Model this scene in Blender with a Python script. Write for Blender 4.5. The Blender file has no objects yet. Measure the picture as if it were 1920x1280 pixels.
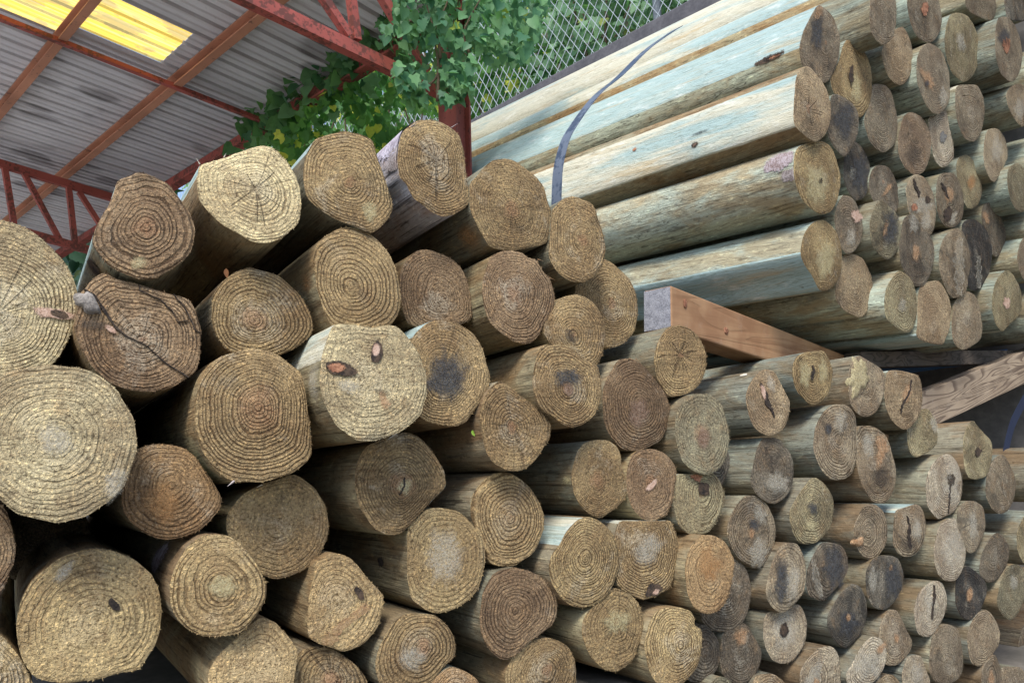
# every cut end: id, pile, tint, stain, heart mm, pith, outline, label, flats
LOGS=[]
def L(i,pile,tint,stain,heart,pith,pts,label,flats=()):
    LOGS.append(dict(i=i,pile=pile,tint=tint,stain=stain,heart=heart,pith=pith,pts=pts,label=label,flats=flats))
# ---- tall stack of thick logs on the left
L('L1','left','y',.15,0,(-5,590),[(0,412),(50,427),(82,450),(110,477),(130,505),(144,540),(145,562),(142,597),(135,620),(122,650),(100,680),(72,702),(32,717),(0,722),(-60,718),(-120,680),(-160,620),(-172,560),(-150,490),(-100,435),(-45,413)],'huge pale log end with a reddish knot, cut by the left edge')
L('L2','left','y',.25,0,(102,822),[(100,684),(165,692),(205,718),(220,730),(237,760),(250,782),(257,822),(255,852),(245,880),(232,912),(207,937),(172,962),(140,974),(105,979),(65,971),(30,960),(0,937),(-35,900),(-52,840),(-50,780),(-25,725),(20,695),(60,686)],'biggest whole round log end at left, pale and speckled, below the knotted one')
L('L3','left','b',.45,10,(265,637),[(172,522),(197,511),(217,522),(257,532),(300,545),(355,562),(370,595),(377,622),(375,655),(370,692),(352,707),(320,726),(280,734),(240,730),(212,720),(180,695),(160,670),(147,642),(139,612),(145,582),(145,555),(160,540)],'brown log end with long cracks and a broken grey bark flap')
L('L4','left','b',.3,14,(275,427),[(220,340),(240,330),(262,322),(287,330),(315,345),(337,372),(355,397),(365,427),(362,460),(350,482),(320,505),(290,521),(262,522),(232,512),(205,497),(185,475),(172,452),(185,415),(200,390),(212,365)],'leftmost top log, reddish brown end with an orange heart',[((172,452),(220,340))])
L('L5','left','p',.0,0,(480,355),[(375,310),(395,302),(422,295),(457,282),(490,272),(515,279),(532,295),(550,320),(562,350),(565,385),(560,417),(545,432),(525,447),(502,455),(475,452),(445,437),(417,420),(395,400),(375,375),(370,350),(371,325)],'brightest yellow rough-sawn log end, second from left on top',[((371,325),(422,295))])
L('L6','left','t',.35,8,(655,342),[(590,262),(610,254),(645,246),(675,251),(697,262),(706,287),(717,320),(730,360),(737,385),(730,407),(715,425),(695,436),(670,426),(645,417),(620,405),(597,390),(577,370),(570,345),(570,312),(577,285)],'grey brown top log with straight right side, under the hanging vine',[((577,285),(610,254)),((706,287),(730,360))])
L('L7','left','t',.1,0,(817,300),[(785,225),(815,225),(840,235),(860,252),(869,277),(874,315),(877,345),(882,372),(875,387),(855,400),(832,406),(815,400),(795,385),(775,370),(762,345),(750,330),(746,300),(750,262),(757,245),(782,227)],'topmost log with flaking lilac bark, in front of the red column')
L('L8','left','t',.2,20,(960,395),[(881,347),(890,335),(902,320),(922,302),(945,297),(965,301),(985,315),(1005,330),(1020,350),(1027,375),(1035,400),(1032,430),(1025,455),(1000,462),(965,469),(940,467),(920,462),(905,440),(892,415),(882,390)],'round tan log with fine even rings and pale heart, beside strapped bundle')
L('L9','left','t',.3,14,(1095,450),[(1052,377),(1062,370),(1080,368),(1097,375),(1115,387),(1122,410),(1132,440),(1136,470),(1130,497),(1115,517),(1095,529),(1070,526),(1052,515),(1037,497),(1030,477),(1032,440),(1034,410),(1037,392)],'narrow brown log end directly below the hanging end of the strap')
L('L10','left','t',.15,12,(1147,567),[(1135,486),(1160,502),(1182,525),(1193,550),(1197,580),(1194,605),(1186,627),(1168,644),(1145,652),(1120,645),(1098,622),(1084,590),(1078,555),(1084,520),(1105,494)],'coarse ringed log end touching the sawn end of the orange bearer')
L('L11','left','t',.15,10,(1075,630),[(1077,552),(1100,557),(1120,575),(1132,600),(1136,625),(1132,655),(1125,675),(1110,688),(1080,684),(1050,665),(1030,640),(1020,622),(1022,605),(1030,590),(1040,572),(1057,557)],'fuzzy tan log end with a dark sliver by its heart, half overlapped')
L('L12','left','t',.3,0,(657,535),[(595,460),(607,445),(630,430),(655,426),(682,432),(705,447),(725,467),(740,495),(746,517),(752,550),(750,580),(740,600),(726,613),(700,625),(660,628),(628,616),(614,595),(603,567),(594,537),(589,505),(588,487)],'large grey brown oval log end above the knotty log')
L('L13','left','t',.1,22,(477,602),[(400,555),(425,520),(462,502),(490,507),(522,517),(547,537),(570,562),(584,592),(587,620),(577,635),(557,650),(525,664),(490,670),(455,668),(425,655),(405,627),(397,600),(398,572)],'log end with wide dark rings and orange heart, below bright yellow one')
L('L14','left','b',.15,0,(830,560),[(750,515),(760,492),(782,470),(805,468),(842,482),(865,502),(875,520),(882,547),(887,572),(885,597),(868,606),(835,613),(795,615),(768,607),(757,585),(752,555)],'plain reddish brown log end with smooth matt face and flat base',[((868,606),(795,615))])
L('L15','left','b',.2,18,(965,552),[(920,482),(940,471),(965,470),(982,475),(992,484),(1006,486),(1014,500),(1020,510),(1032,522),(1038,540),(1041,557),(1039,575),(1030,595),(1020,610),(1013,625),(1000,640),(985,645),(965,640),(942,625),(920,605),(910,580),(905,555),(906,525),(912,505)],'brown fuzzy-edged log end with a wavy right side and yellow heart')
L('L16','left','t',.2,38,(485,765),[(410,672),(437,660),(475,652),(502,656),(522,665),(545,682),(565,700),(572,727),(576,755),(579,780),(584,827),(583,857),(565,875),(547,887),(522,895),(490,904),(465,902),(437,902),(405,880),(382,850),(370,822),(365,790),(367,762),(372,725),(387,695)],'large round log end with broad orange heart left of the knotty log',[((576,755),(584,827))])
L('L17','left','y',.0,0,(692,705),[(627,609),(665,609),(700,613),(735,609),(757,622),(782,655),(795,685),(801,710),(800,742),(790,775),(782,785),(760,803),(745,812),(707,824),(675,826),(655,815),(632,797),(617,772),(605,745),(600,717),(602,692),(604,667),(612,640)],'pale knotty log end with two big dark-rimmed knots',[((604,667),(627,609)),((627,609),(735,609))])
L('L18','left','t',.5,6,(830,700),[(777,627),(795,610),(815,600),(840,600),(865,610),(890,627),(905,652),(912,677),(919,705),(915,730),(902,752),(885,775),(875,790),(852,799),(822,796),(797,788),(780,770),(768,735),(764,690),(768,650)],'greenish grey log end tucked behind the right side of the knotty log',[((777,627),(815,600))])
L('L19','left','t',.25,16,(1065,730),[(1020,647),(1047,645),(1075,655),(1095,672),(1120,685),(1127,710),(1129,740),(1120,770),(1102,790),(1080,800),(1060,797),(1035,780),(1020,770),(1007,750),(1000,725),(1001,695),(1007,668)],'tan log end with blue-grey patch above a round orange heart')
L('L20','left','t',.1,10,(960,800),[(940,714),(965,732),(995,755),(1020,772),(1027,785),(1034,800),(1030,820),(1015,847),(1000,867),(980,880),(957,882),(930,870),(915,852),(907,827),(902,800),(900,780),(907,750),(920,728)],'log end with dark bark, bold rings and a single green leaf on its side',[((940,714),(1020,772))])
L('L21','left','b',.4,0,(1202,760),[(1160,675),(1182,672),(1207,685),(1222,702),(1240,725),(1252,745),(1257,770),(1252,800),(1242,822),(1220,837),(1192,845),(1167,840),(1150,822),(1137,802),(1132,777),(1131,737),(1137,712),(1150,690)],'weathered purplish brown log end with worn splintered centre')
L('L22','left','o',.15,0,(322,910),[(270,836),(307,832),(345,840),(365,855),(387,885),(407,915),(415,935),(410,957),(390,980),(370,997),(330,1009),(300,1010),(270,997),(247,980),(232,957),(228,930),(236,895),(250,860)],'orange brown log end right of the biggest speckled log',[((345,840),(407,915))])
L('L23','left','t',.15,6,(520,985),[(490,909),(517,900),(550,890),(575,902),(595,922),(610,947),(616,977),(615,1005),(605,1030),(590,1052),(580,1062),(550,1077),(520,1085),(492,1077),(460,1055),(435,1018),(424,985),(430,958),(455,928)],'round tan log end with a tiny pink heart and regular rings')
L('L24','left','y2',.1,0,(415,1105),[(400,1001),(430,1004),(452,1020),(472,1042),(488,1065),(500,1097),(499,1120),(487,1145),(472,1165),(452,1185),(425,1191),(382,1192),(350,1177),(327,1152),(319,1122),(320,1090),(330,1060),(350,1027),(375,1007)],'tan log end with bright yellow worn centre, lower left')
L('L25','left','y2',.3,0,(180,1170),[(112,1047),(140,1035),(175,1027),(212,1032),(250,1047),(280,1072),(297,1102),(303,1140),(300,1177),(290,1210),(275,1235),(260,1255),(232,1260),(195,1270),(155,1277),(100,1279),(62,1265),(42,1235),(32,1197),(32,1160),(42,1120),(62,1087),(87,1065)],'very large log end in the bottom left corner with a small dark hole',[((300,1177),(260,1255))])
L('L26','left','b',.3,0,(-50,1035),[(0,942),(15,965),(25,1002),(30,1027),(25,1060),(12,1090),(0,1115),(-30,1140),(-90,1135),(-130,1090),(-145,1030),(-120,965),(-70,930),(-30,928)],'brown sliver of a log end cut by the left edge, lower down')
L('L27','left','y2',.2,0,(-20,1270),[(0,1191),(20,1210),(37,1232),(50,1255),(60,1280),(60,1310),(40,1350),(-10,1370),(-70,1350),(-110,1290),(-90,1220),(-45,1190)],'log end cut off by the bottom left corner of the photo')
L('L28','left','y3',.0,0,(480,1250),[(487,1159),(515,1165),(532,1182),(547,1200),(557,1215),(558,1240),(553,1267),(548,1310),(525,1350),(470,1370),(420,1350),(395,1310),(391,1265),(407,1232),(430,1208),(460,1180)],'yellow fibrous log end with horizontal saw marks at the bottom edge')
L('L29','left','t',.4,16,(622,1272),[(580,1213),(605,1212),(632,1220),(657,1237),(680,1260),(690,1280),(692,1310),(670,1350),(620,1370),(570,1350),(545,1300),(542,1260),(556,1228)],'grey log end with star-shaped heart cracks, cut by the bottom edge')
L('L30','left','y3',.15,0,(630,1132),[(620,1037),(642,1039),(665,1052),(685,1077),(710,1105),(719,1118),(717,1145),(710,1172),(692,1197),(672,1212),(647,1220),(625,1215),(600,1207),(580,1192),(577,1160),(580,1122),(587,1085),(594,1055)],'tan log end crossed by a bright orange resin streak',[((665,1052),(710,1105))])
L('L31','left','t',.15,20,(757,912),[(690,835),(710,827),(740,815),(765,811),(790,822),(810,845),(825,867),(834,885),(837,910),(827,922),(807,942),(782,970),(762,992),(747,1001),(727,1002),(705,992),(685,967),(672,940),(666,910),(667,880),(677,852)],'log end with bold dark rings and split yellow heart under knotty log',[((837,910),(762,992))])
L('L32','left','y2',.15,0,(837,1045),[(767,987),(785,968),(802,954),(830,952),(857,957),(875,970),(890,987),(902,1005),(908,1018),(911,1047),(905,1077),(895,1107),(872,1130),(845,1144),(815,1149),(790,1137),(772,1120),(765,1085),(764,1047),(764,1015)],'whitish tan log end with a dark knot on its shaded side')
L('L33','left','t',.3,14,(795,1215),[(740,1165),(762,1151),(790,1150),(815,1154),(837,1170),(850,1190),(856,1210),(852,1232),(835,1247),(820,1267),(808,1285),(780,1300),(740,1298),(715,1285),(708,1265),(705,1242),(712,1212),(725,1187)],'log end with dark pitted ring around a brown heart, bottom centre',[((852,1232),(820,1267))])
L('L34','left','o',.2,0,(855,1300),[(810,1280),(832,1257),(850,1250),(877,1260),(897,1277),(905,1310),(880,1345),(835,1345),(805,1315)],'brown sliver of a log end just showing at the bottom centre')
L('L35','left','t',.25,8,(957,970),[(897,912),(917,892),(942,885),(967,891),(990,910),(1007,932),(1019,960),(1020,990),(1012,1015),(1000,1037),(985,1047),(965,1060),(935,1060),(917,1052),(913,1035),(897,1005),(887,977),(882,957),(887,930)],'oval log end with close dark ridged rings, centre of the stack')
L('L36','left','b',.3,0,(967,1145),[(925,1077),(945,1067),(967,1064),(995,1071),(1022,1085),(1035,1100),(1045,1120),(1045,1150),(1035,1172),(1012,1190),(985,1212),(965,1230),(947,1237),(927,1227),(910,1205),(901,1177),(901,1147),(907,1110)],'purplish brown log end with dense rings and a slanted flat lower side',[((1035,1172),(965,1230))])
L('L37','left','t',.2,10,(1025,1257),[(970,1220),(1000,1200),(1022,1195),(1047,1200),(1065,1212),(1077,1232),(1081,1260),(1078,1285),(1060,1320),(1020,1340),(975,1325),(950,1290),(948,1262),(957,1240)],'ringed tan log end cut by the bottom edge, right of centre')
L('L38','left','y2',.1,0,(1097,1047),[(1050,1020),(1060,1000),(1075,982),(1090,971),(1110,969),(1132,981),(1150,1002),(1160,1030),(1161,1060),(1152,1092),(1140,1115),(1117,1132),(1092,1139),(1072,1135),(1050,1117),(1035,1090),(1030,1065),(1035,1040)],'yellowish oval log end with clean concentric rings beside squared one',[((1050,1020),(1090,971))])
L('L39','left','t',.1,20,(1120,900),[(1078,862),(1085,843),(1097,830),(1120,824),(1142,826),(1157,837),(1164,852),(1170,885),(1177,912),(1174,932),(1162,947),(1145,960),(1125,971),(1105,962),(1087,945),(1077,922),(1072,895)],'tan log end with orange heart and light knotted side, long side showing')
L('L40','left','y2',.1,10,(1157,1167),[(1110,1140),(1130,1120),(1150,1102),(1170,1107),(1187,1117),(1200,1135),(1207,1160),(1205,1190),(1195,1217),(1192,1230),(1180,1245),(1155,1259),(1130,1252),(1110,1232),(1097,1207),(1092,1180),(1097,1155)],'yellow tan ringed log end left of the notched log')
L('L41','left','t',.2,0,(1207,1017),[(1155,995),(1163,978),(1190,976),(1225,976),(1257,976),(1265,990),(1272,1015),(1272,1045),(1265,1075),(1257,1100),(1235,1115),(1210,1124),(1195,1120),(1177,1110),(1160,1098),(1155,1067),(1152,1027)],'squared log end with flat top and a dark chipped bottom corner',[((1163,978),(1257,976))])
L('L42','left','b',.6,12,(1220,905),[(1192,847),(1220,841),(1242,847),(1260,862),(1269,880),(1267,910),(1261,940),(1250,965),(1227,976),(1205,972),(1187,952),(1178,927),(1175,897),(1180,867)],'dark brown log end with a small light orange slash at its heart')
L('L43','left','g',.3,26,(1317,817),[(1285,748),(1305,738),(1325,738),(1340,743),(1353,757),(1363,787),(1368,810),(1367,837),(1360,862),(1350,877),(1335,887),(1317,888),(1297,880),(1280,862),(1270,832),(1266,802),(1270,772)],'greenish oval log end with a reddish oval heart')
L('L44','left','gy',.2,10,(1318,922),[(1270,890),(1305,888),(1337,887),(1350,900),(1357,915),(1360,930),(1356,950),(1348,970),(1338,987),(1327,998),(1300,1002),(1282,994),(1270,975),(1263,940),(1264,910)],'lichen-green log end with a red smear on its flat top',[((1270,890),(1337,887))])
L('L45','left','d',.7,0,(1345,868),[(1340,826),(1356,832),(1368,852),(1369,872),(1362,895),(1350,912),(1335,910),(1322,890),(1318,865),(1324,840)],'small dark log end mostly hidden behind the greenish reddish-hearted one')
L('L46','left','o2',.1,0,(1330,1072),[(1302,1018),(1318,1003),(1337,1004),(1353,1010),(1365,1022),(1373,1038),(1377,1048),(1377,1060),(1373,1092),(1365,1122),(1353,1139),(1338,1149),(1320,1149),(1303,1139),(1293,1120),(1287,1092),(1285,1065),(1290,1038)],'orange-centred log end overlapping a grey one, lower middle')
L('L47','left','d2',.5,0,(1360,1110),[(1380,1045),(1397,1062),(1405,1080),(1409,1100),(1408,1122),(1402,1150),(1388,1174),(1363,1184),(1338,1182),(1322,1169),(1314,1150),(1316,1110),(1328,1070),(1350,1045)],'dark grey log end mostly behind the orange-centred log')
L('L48','left','y2',.2,0,(1277,1207),[(1230,1147),(1250,1139),(1280,1139),(1295,1145),(1304,1158),(1303,1170),(1315,1180),(1318,1194),(1316,1217),(1312,1239),(1302,1259),(1285,1277),(1265,1290),(1240,1287),(1222,1265),(1212,1232),(1210,1202),(1217,1172)],'tan log end with a notch in its upper right edge')
L('L49','left','d2',.5,0,(1325,1225),[(1312,1170),(1327,1174),(1342,1190),(1350,1210),(1351,1230),(1347,1252),(1335,1267),(1313,1279),(1292,1275),(1275,1250),(1270,1220),(1285,1185)],'dark grey log end half hidden by the notched log')
# ---- smaller posts on the right of the lower stack
L('M0','left','t',.15,6,(1275,665),[(1257,612),(1280,610),(1302,622),(1317,642),(1325,665),(1324,692),(1315,715),(1300,732),(1280,741),(1257,742),(1242,725),(1232,707),(1227,675),(1232,647),(1242,627)],'tan oval log end right below the orange bearer')
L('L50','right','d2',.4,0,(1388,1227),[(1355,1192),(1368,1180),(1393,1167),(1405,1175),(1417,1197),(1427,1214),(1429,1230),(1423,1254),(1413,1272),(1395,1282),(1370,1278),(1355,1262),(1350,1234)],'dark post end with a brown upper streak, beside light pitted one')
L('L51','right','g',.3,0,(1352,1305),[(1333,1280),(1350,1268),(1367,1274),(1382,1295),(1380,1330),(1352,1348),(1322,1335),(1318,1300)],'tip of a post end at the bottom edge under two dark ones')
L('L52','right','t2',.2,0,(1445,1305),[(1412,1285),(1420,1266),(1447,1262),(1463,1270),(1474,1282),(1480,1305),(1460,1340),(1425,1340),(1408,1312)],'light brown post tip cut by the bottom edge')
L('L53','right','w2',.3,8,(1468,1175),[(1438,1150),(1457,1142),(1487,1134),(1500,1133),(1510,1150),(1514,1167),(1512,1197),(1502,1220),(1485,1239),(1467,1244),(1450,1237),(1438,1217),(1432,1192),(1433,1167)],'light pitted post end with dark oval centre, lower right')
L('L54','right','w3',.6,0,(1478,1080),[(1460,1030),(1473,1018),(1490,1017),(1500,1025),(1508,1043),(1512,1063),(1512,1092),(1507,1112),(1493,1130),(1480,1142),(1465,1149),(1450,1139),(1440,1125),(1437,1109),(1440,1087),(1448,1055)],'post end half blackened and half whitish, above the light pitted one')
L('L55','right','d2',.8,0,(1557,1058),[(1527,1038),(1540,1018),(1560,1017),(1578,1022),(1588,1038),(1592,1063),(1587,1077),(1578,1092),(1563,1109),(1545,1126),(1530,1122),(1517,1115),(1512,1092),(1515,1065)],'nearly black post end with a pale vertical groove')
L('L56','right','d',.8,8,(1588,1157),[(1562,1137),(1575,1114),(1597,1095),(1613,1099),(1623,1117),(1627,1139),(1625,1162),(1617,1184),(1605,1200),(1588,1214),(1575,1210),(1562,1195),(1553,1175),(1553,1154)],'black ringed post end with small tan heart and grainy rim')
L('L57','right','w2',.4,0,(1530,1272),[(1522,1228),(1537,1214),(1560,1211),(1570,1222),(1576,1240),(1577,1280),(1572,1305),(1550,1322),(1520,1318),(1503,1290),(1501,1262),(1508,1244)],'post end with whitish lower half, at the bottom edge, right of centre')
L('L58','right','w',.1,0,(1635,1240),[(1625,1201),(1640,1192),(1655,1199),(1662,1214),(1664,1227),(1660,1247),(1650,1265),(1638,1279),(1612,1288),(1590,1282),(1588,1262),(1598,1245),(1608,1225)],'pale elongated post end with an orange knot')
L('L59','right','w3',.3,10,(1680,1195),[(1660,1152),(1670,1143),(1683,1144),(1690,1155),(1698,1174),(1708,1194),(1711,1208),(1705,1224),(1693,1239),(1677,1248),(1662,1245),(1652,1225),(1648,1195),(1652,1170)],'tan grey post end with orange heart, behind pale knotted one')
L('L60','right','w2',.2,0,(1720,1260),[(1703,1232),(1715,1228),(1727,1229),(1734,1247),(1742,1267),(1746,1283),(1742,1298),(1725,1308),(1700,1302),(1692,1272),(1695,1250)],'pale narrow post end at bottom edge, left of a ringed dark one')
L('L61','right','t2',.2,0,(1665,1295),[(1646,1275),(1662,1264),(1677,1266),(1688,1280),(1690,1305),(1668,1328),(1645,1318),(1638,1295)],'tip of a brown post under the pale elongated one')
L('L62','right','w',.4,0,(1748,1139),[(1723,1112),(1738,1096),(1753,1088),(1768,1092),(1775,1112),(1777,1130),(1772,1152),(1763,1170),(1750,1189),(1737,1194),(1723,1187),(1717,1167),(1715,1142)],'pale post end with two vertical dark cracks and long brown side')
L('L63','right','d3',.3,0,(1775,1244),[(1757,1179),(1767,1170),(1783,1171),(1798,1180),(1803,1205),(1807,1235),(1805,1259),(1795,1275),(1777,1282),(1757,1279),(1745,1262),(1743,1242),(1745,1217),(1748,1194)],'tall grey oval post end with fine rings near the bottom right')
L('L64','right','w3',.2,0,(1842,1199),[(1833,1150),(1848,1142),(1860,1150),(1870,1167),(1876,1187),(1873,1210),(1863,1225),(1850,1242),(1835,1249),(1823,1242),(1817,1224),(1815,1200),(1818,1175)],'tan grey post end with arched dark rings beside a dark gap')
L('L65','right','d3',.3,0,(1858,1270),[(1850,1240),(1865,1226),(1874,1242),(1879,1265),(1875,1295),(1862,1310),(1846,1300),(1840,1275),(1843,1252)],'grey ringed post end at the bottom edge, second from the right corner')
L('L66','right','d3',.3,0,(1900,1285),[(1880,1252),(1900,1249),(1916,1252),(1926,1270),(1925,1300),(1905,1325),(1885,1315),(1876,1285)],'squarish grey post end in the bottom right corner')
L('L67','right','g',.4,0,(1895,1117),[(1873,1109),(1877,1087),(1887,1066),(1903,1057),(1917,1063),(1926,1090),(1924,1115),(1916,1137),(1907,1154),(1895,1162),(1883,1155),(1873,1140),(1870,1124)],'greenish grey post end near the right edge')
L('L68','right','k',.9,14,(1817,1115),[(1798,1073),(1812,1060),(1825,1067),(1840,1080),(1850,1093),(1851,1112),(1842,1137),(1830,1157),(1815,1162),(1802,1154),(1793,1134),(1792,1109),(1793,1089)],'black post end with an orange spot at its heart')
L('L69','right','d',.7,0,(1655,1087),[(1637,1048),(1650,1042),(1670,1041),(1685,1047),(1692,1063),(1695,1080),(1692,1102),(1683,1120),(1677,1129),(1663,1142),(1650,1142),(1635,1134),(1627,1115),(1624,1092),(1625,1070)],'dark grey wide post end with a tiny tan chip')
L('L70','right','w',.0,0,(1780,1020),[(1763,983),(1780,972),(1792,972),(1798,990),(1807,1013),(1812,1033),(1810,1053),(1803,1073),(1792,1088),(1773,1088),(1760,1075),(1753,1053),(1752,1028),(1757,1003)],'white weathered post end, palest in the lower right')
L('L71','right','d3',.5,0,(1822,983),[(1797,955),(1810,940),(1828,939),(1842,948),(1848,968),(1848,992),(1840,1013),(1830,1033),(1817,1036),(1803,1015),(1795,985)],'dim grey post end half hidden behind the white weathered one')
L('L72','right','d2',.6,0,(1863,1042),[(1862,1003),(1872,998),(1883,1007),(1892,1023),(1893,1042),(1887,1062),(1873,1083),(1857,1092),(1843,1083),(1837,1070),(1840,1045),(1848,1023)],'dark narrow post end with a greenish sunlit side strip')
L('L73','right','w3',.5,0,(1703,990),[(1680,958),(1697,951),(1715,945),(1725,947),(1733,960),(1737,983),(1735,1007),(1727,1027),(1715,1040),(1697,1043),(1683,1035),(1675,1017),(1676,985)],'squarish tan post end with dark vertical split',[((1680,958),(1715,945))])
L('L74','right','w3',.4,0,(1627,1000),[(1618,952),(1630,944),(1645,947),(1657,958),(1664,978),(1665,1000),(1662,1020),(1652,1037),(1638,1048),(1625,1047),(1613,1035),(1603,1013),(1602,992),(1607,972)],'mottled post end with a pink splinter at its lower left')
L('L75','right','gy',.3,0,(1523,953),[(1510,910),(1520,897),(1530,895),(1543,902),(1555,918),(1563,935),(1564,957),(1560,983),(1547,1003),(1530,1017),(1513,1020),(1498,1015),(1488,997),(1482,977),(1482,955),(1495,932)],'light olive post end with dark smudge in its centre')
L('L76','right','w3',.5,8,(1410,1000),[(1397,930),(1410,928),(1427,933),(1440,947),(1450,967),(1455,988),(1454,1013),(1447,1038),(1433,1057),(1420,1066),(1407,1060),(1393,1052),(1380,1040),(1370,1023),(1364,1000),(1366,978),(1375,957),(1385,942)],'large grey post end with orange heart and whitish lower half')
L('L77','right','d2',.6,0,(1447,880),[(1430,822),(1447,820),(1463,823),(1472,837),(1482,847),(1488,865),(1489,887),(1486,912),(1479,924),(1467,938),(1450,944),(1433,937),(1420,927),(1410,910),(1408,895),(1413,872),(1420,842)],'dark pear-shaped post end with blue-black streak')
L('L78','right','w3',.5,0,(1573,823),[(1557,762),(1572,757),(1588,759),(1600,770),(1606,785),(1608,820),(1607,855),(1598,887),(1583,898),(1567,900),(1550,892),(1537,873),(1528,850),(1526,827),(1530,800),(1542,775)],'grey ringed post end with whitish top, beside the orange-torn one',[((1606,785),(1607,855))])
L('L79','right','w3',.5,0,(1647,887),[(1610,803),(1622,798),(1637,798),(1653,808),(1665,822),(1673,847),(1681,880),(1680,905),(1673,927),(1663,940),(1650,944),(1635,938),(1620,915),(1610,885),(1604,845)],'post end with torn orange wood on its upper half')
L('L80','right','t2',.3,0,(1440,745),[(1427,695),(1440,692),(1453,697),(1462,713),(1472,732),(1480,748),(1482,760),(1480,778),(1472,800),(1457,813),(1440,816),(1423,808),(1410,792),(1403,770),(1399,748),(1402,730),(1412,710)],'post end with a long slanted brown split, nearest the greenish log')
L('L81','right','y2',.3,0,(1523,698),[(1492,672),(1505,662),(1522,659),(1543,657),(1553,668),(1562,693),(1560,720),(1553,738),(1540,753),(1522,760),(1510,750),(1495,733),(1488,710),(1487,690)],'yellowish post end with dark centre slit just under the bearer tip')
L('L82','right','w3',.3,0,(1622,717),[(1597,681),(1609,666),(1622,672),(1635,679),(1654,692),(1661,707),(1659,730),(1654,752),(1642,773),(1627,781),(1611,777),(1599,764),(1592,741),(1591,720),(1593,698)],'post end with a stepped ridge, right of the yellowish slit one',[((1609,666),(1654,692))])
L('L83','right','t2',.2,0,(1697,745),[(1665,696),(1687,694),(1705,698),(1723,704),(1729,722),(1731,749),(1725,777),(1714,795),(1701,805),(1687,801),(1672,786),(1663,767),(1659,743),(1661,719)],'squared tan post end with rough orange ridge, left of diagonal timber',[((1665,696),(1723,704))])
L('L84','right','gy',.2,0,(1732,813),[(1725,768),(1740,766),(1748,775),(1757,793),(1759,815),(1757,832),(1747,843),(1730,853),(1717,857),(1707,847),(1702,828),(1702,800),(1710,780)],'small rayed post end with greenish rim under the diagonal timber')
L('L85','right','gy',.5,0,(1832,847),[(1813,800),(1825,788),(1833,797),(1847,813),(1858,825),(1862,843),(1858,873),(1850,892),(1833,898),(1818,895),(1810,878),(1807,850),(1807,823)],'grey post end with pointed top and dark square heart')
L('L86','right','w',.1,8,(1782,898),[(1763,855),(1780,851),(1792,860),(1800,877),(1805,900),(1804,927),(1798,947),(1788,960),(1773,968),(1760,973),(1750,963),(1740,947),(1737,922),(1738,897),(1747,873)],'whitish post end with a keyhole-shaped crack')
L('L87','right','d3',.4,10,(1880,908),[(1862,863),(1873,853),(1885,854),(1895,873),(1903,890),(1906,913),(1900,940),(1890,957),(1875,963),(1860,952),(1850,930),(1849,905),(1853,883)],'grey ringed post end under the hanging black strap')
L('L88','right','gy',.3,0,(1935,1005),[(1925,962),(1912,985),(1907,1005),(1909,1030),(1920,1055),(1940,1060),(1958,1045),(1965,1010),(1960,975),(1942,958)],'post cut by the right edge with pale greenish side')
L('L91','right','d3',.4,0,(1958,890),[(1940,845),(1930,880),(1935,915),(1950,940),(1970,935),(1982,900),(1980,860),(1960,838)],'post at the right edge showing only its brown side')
# ---- strapped bundle on top
L('U40','top','d3',.3,0,(1972,300),[(1945,300),(1953,262),(1972,246),(1992,262),(1999,300),(1992,338),(1972,354),(1953,338)],'bundle post side at right edge below the pale cut post')
L('U41','top','d3',.3,0,(1975,135),[(1946,135),(1955,95),(1975,78),(1996,95),(2004,135),(1996,175),(1975,192),(1955,175)],'bundle post side at right edge beside the red-hearted end')
L('U42','top','d3',.3,0,(1972,425),[(1944,425),(1953,387),(1972,372),(1992,387),(2000,425),(1992,463),(1972,478),(1953,463)],'bundle post side at right edge under the greenish cut one')
L('L97','back','d2',.4,0,(70,1000),[(-30,1000),(-5,930),(70,900),(140,930),(170,1000),(140,1070),(70,1095),(-5,1070)],'added dark log filling the gap under the biggest speckled log')  # blocker log, added to keep this see-through gap dark
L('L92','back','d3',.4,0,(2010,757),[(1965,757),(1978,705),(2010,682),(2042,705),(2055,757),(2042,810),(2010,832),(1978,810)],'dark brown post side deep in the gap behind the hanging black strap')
L('L93','back','d3',.4,0,(2030,690),[(1990,640),(2005,590),(2035,575),(2065,600),(2075,640),(2065,690),(2035,705),(2005,690)],'added unseen post blocking light in the gap above the diagonal board')  # unseen post added to block light behind the board
L('L94','back','d2',.4,0,(1965,1215),[(1910,1215),(1925,1160),(1965,1135),(2005,1160),(2020,1215),(2005,1270),(1965,1295),(1925,1270)],'added dark brown post filling the gap at the lower right edge')  # added so the gap reads dark instead of showing bright ground
L('L95','back','d2',.4,0,(1985,1300),[(1915,1300),(1935,1225),(1985,1195),(2035,1225),(2055,1300),(2035,1375),(1985,1405),(1935,1375)],'added dark post filling the bottom right gap, lowest of the fillers')  # second added filler, darkens the corner gap
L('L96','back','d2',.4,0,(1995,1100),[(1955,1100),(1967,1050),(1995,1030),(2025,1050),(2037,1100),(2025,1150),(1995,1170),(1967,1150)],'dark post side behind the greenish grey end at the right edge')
L('U0','top','d3',.4,0,(1608,0),[(1585,-50),(1600,-64),(1618,-58),(1630,-35),(1636,0),(1632,35),(1620,48),(1600,46),(1586,28),(1579,-5),(1579,-30)],'bundle post with splintered broken end and white flat top',[((1579,-30),(1600,-64))])
L('U-1','top','d3',.3,0,(1660,-91),[(1625,-94),(1640,-134),(1660,-149),(1685,-134),(1697,-91),(1690,-46),(1667,-23),(1640,-33),(1625,-63)],'topmost pale post along the bundle, beneath the grey wall coping',[((1625,-63),(1640,-134)),((1640,-134),(1685,-134))])
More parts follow.
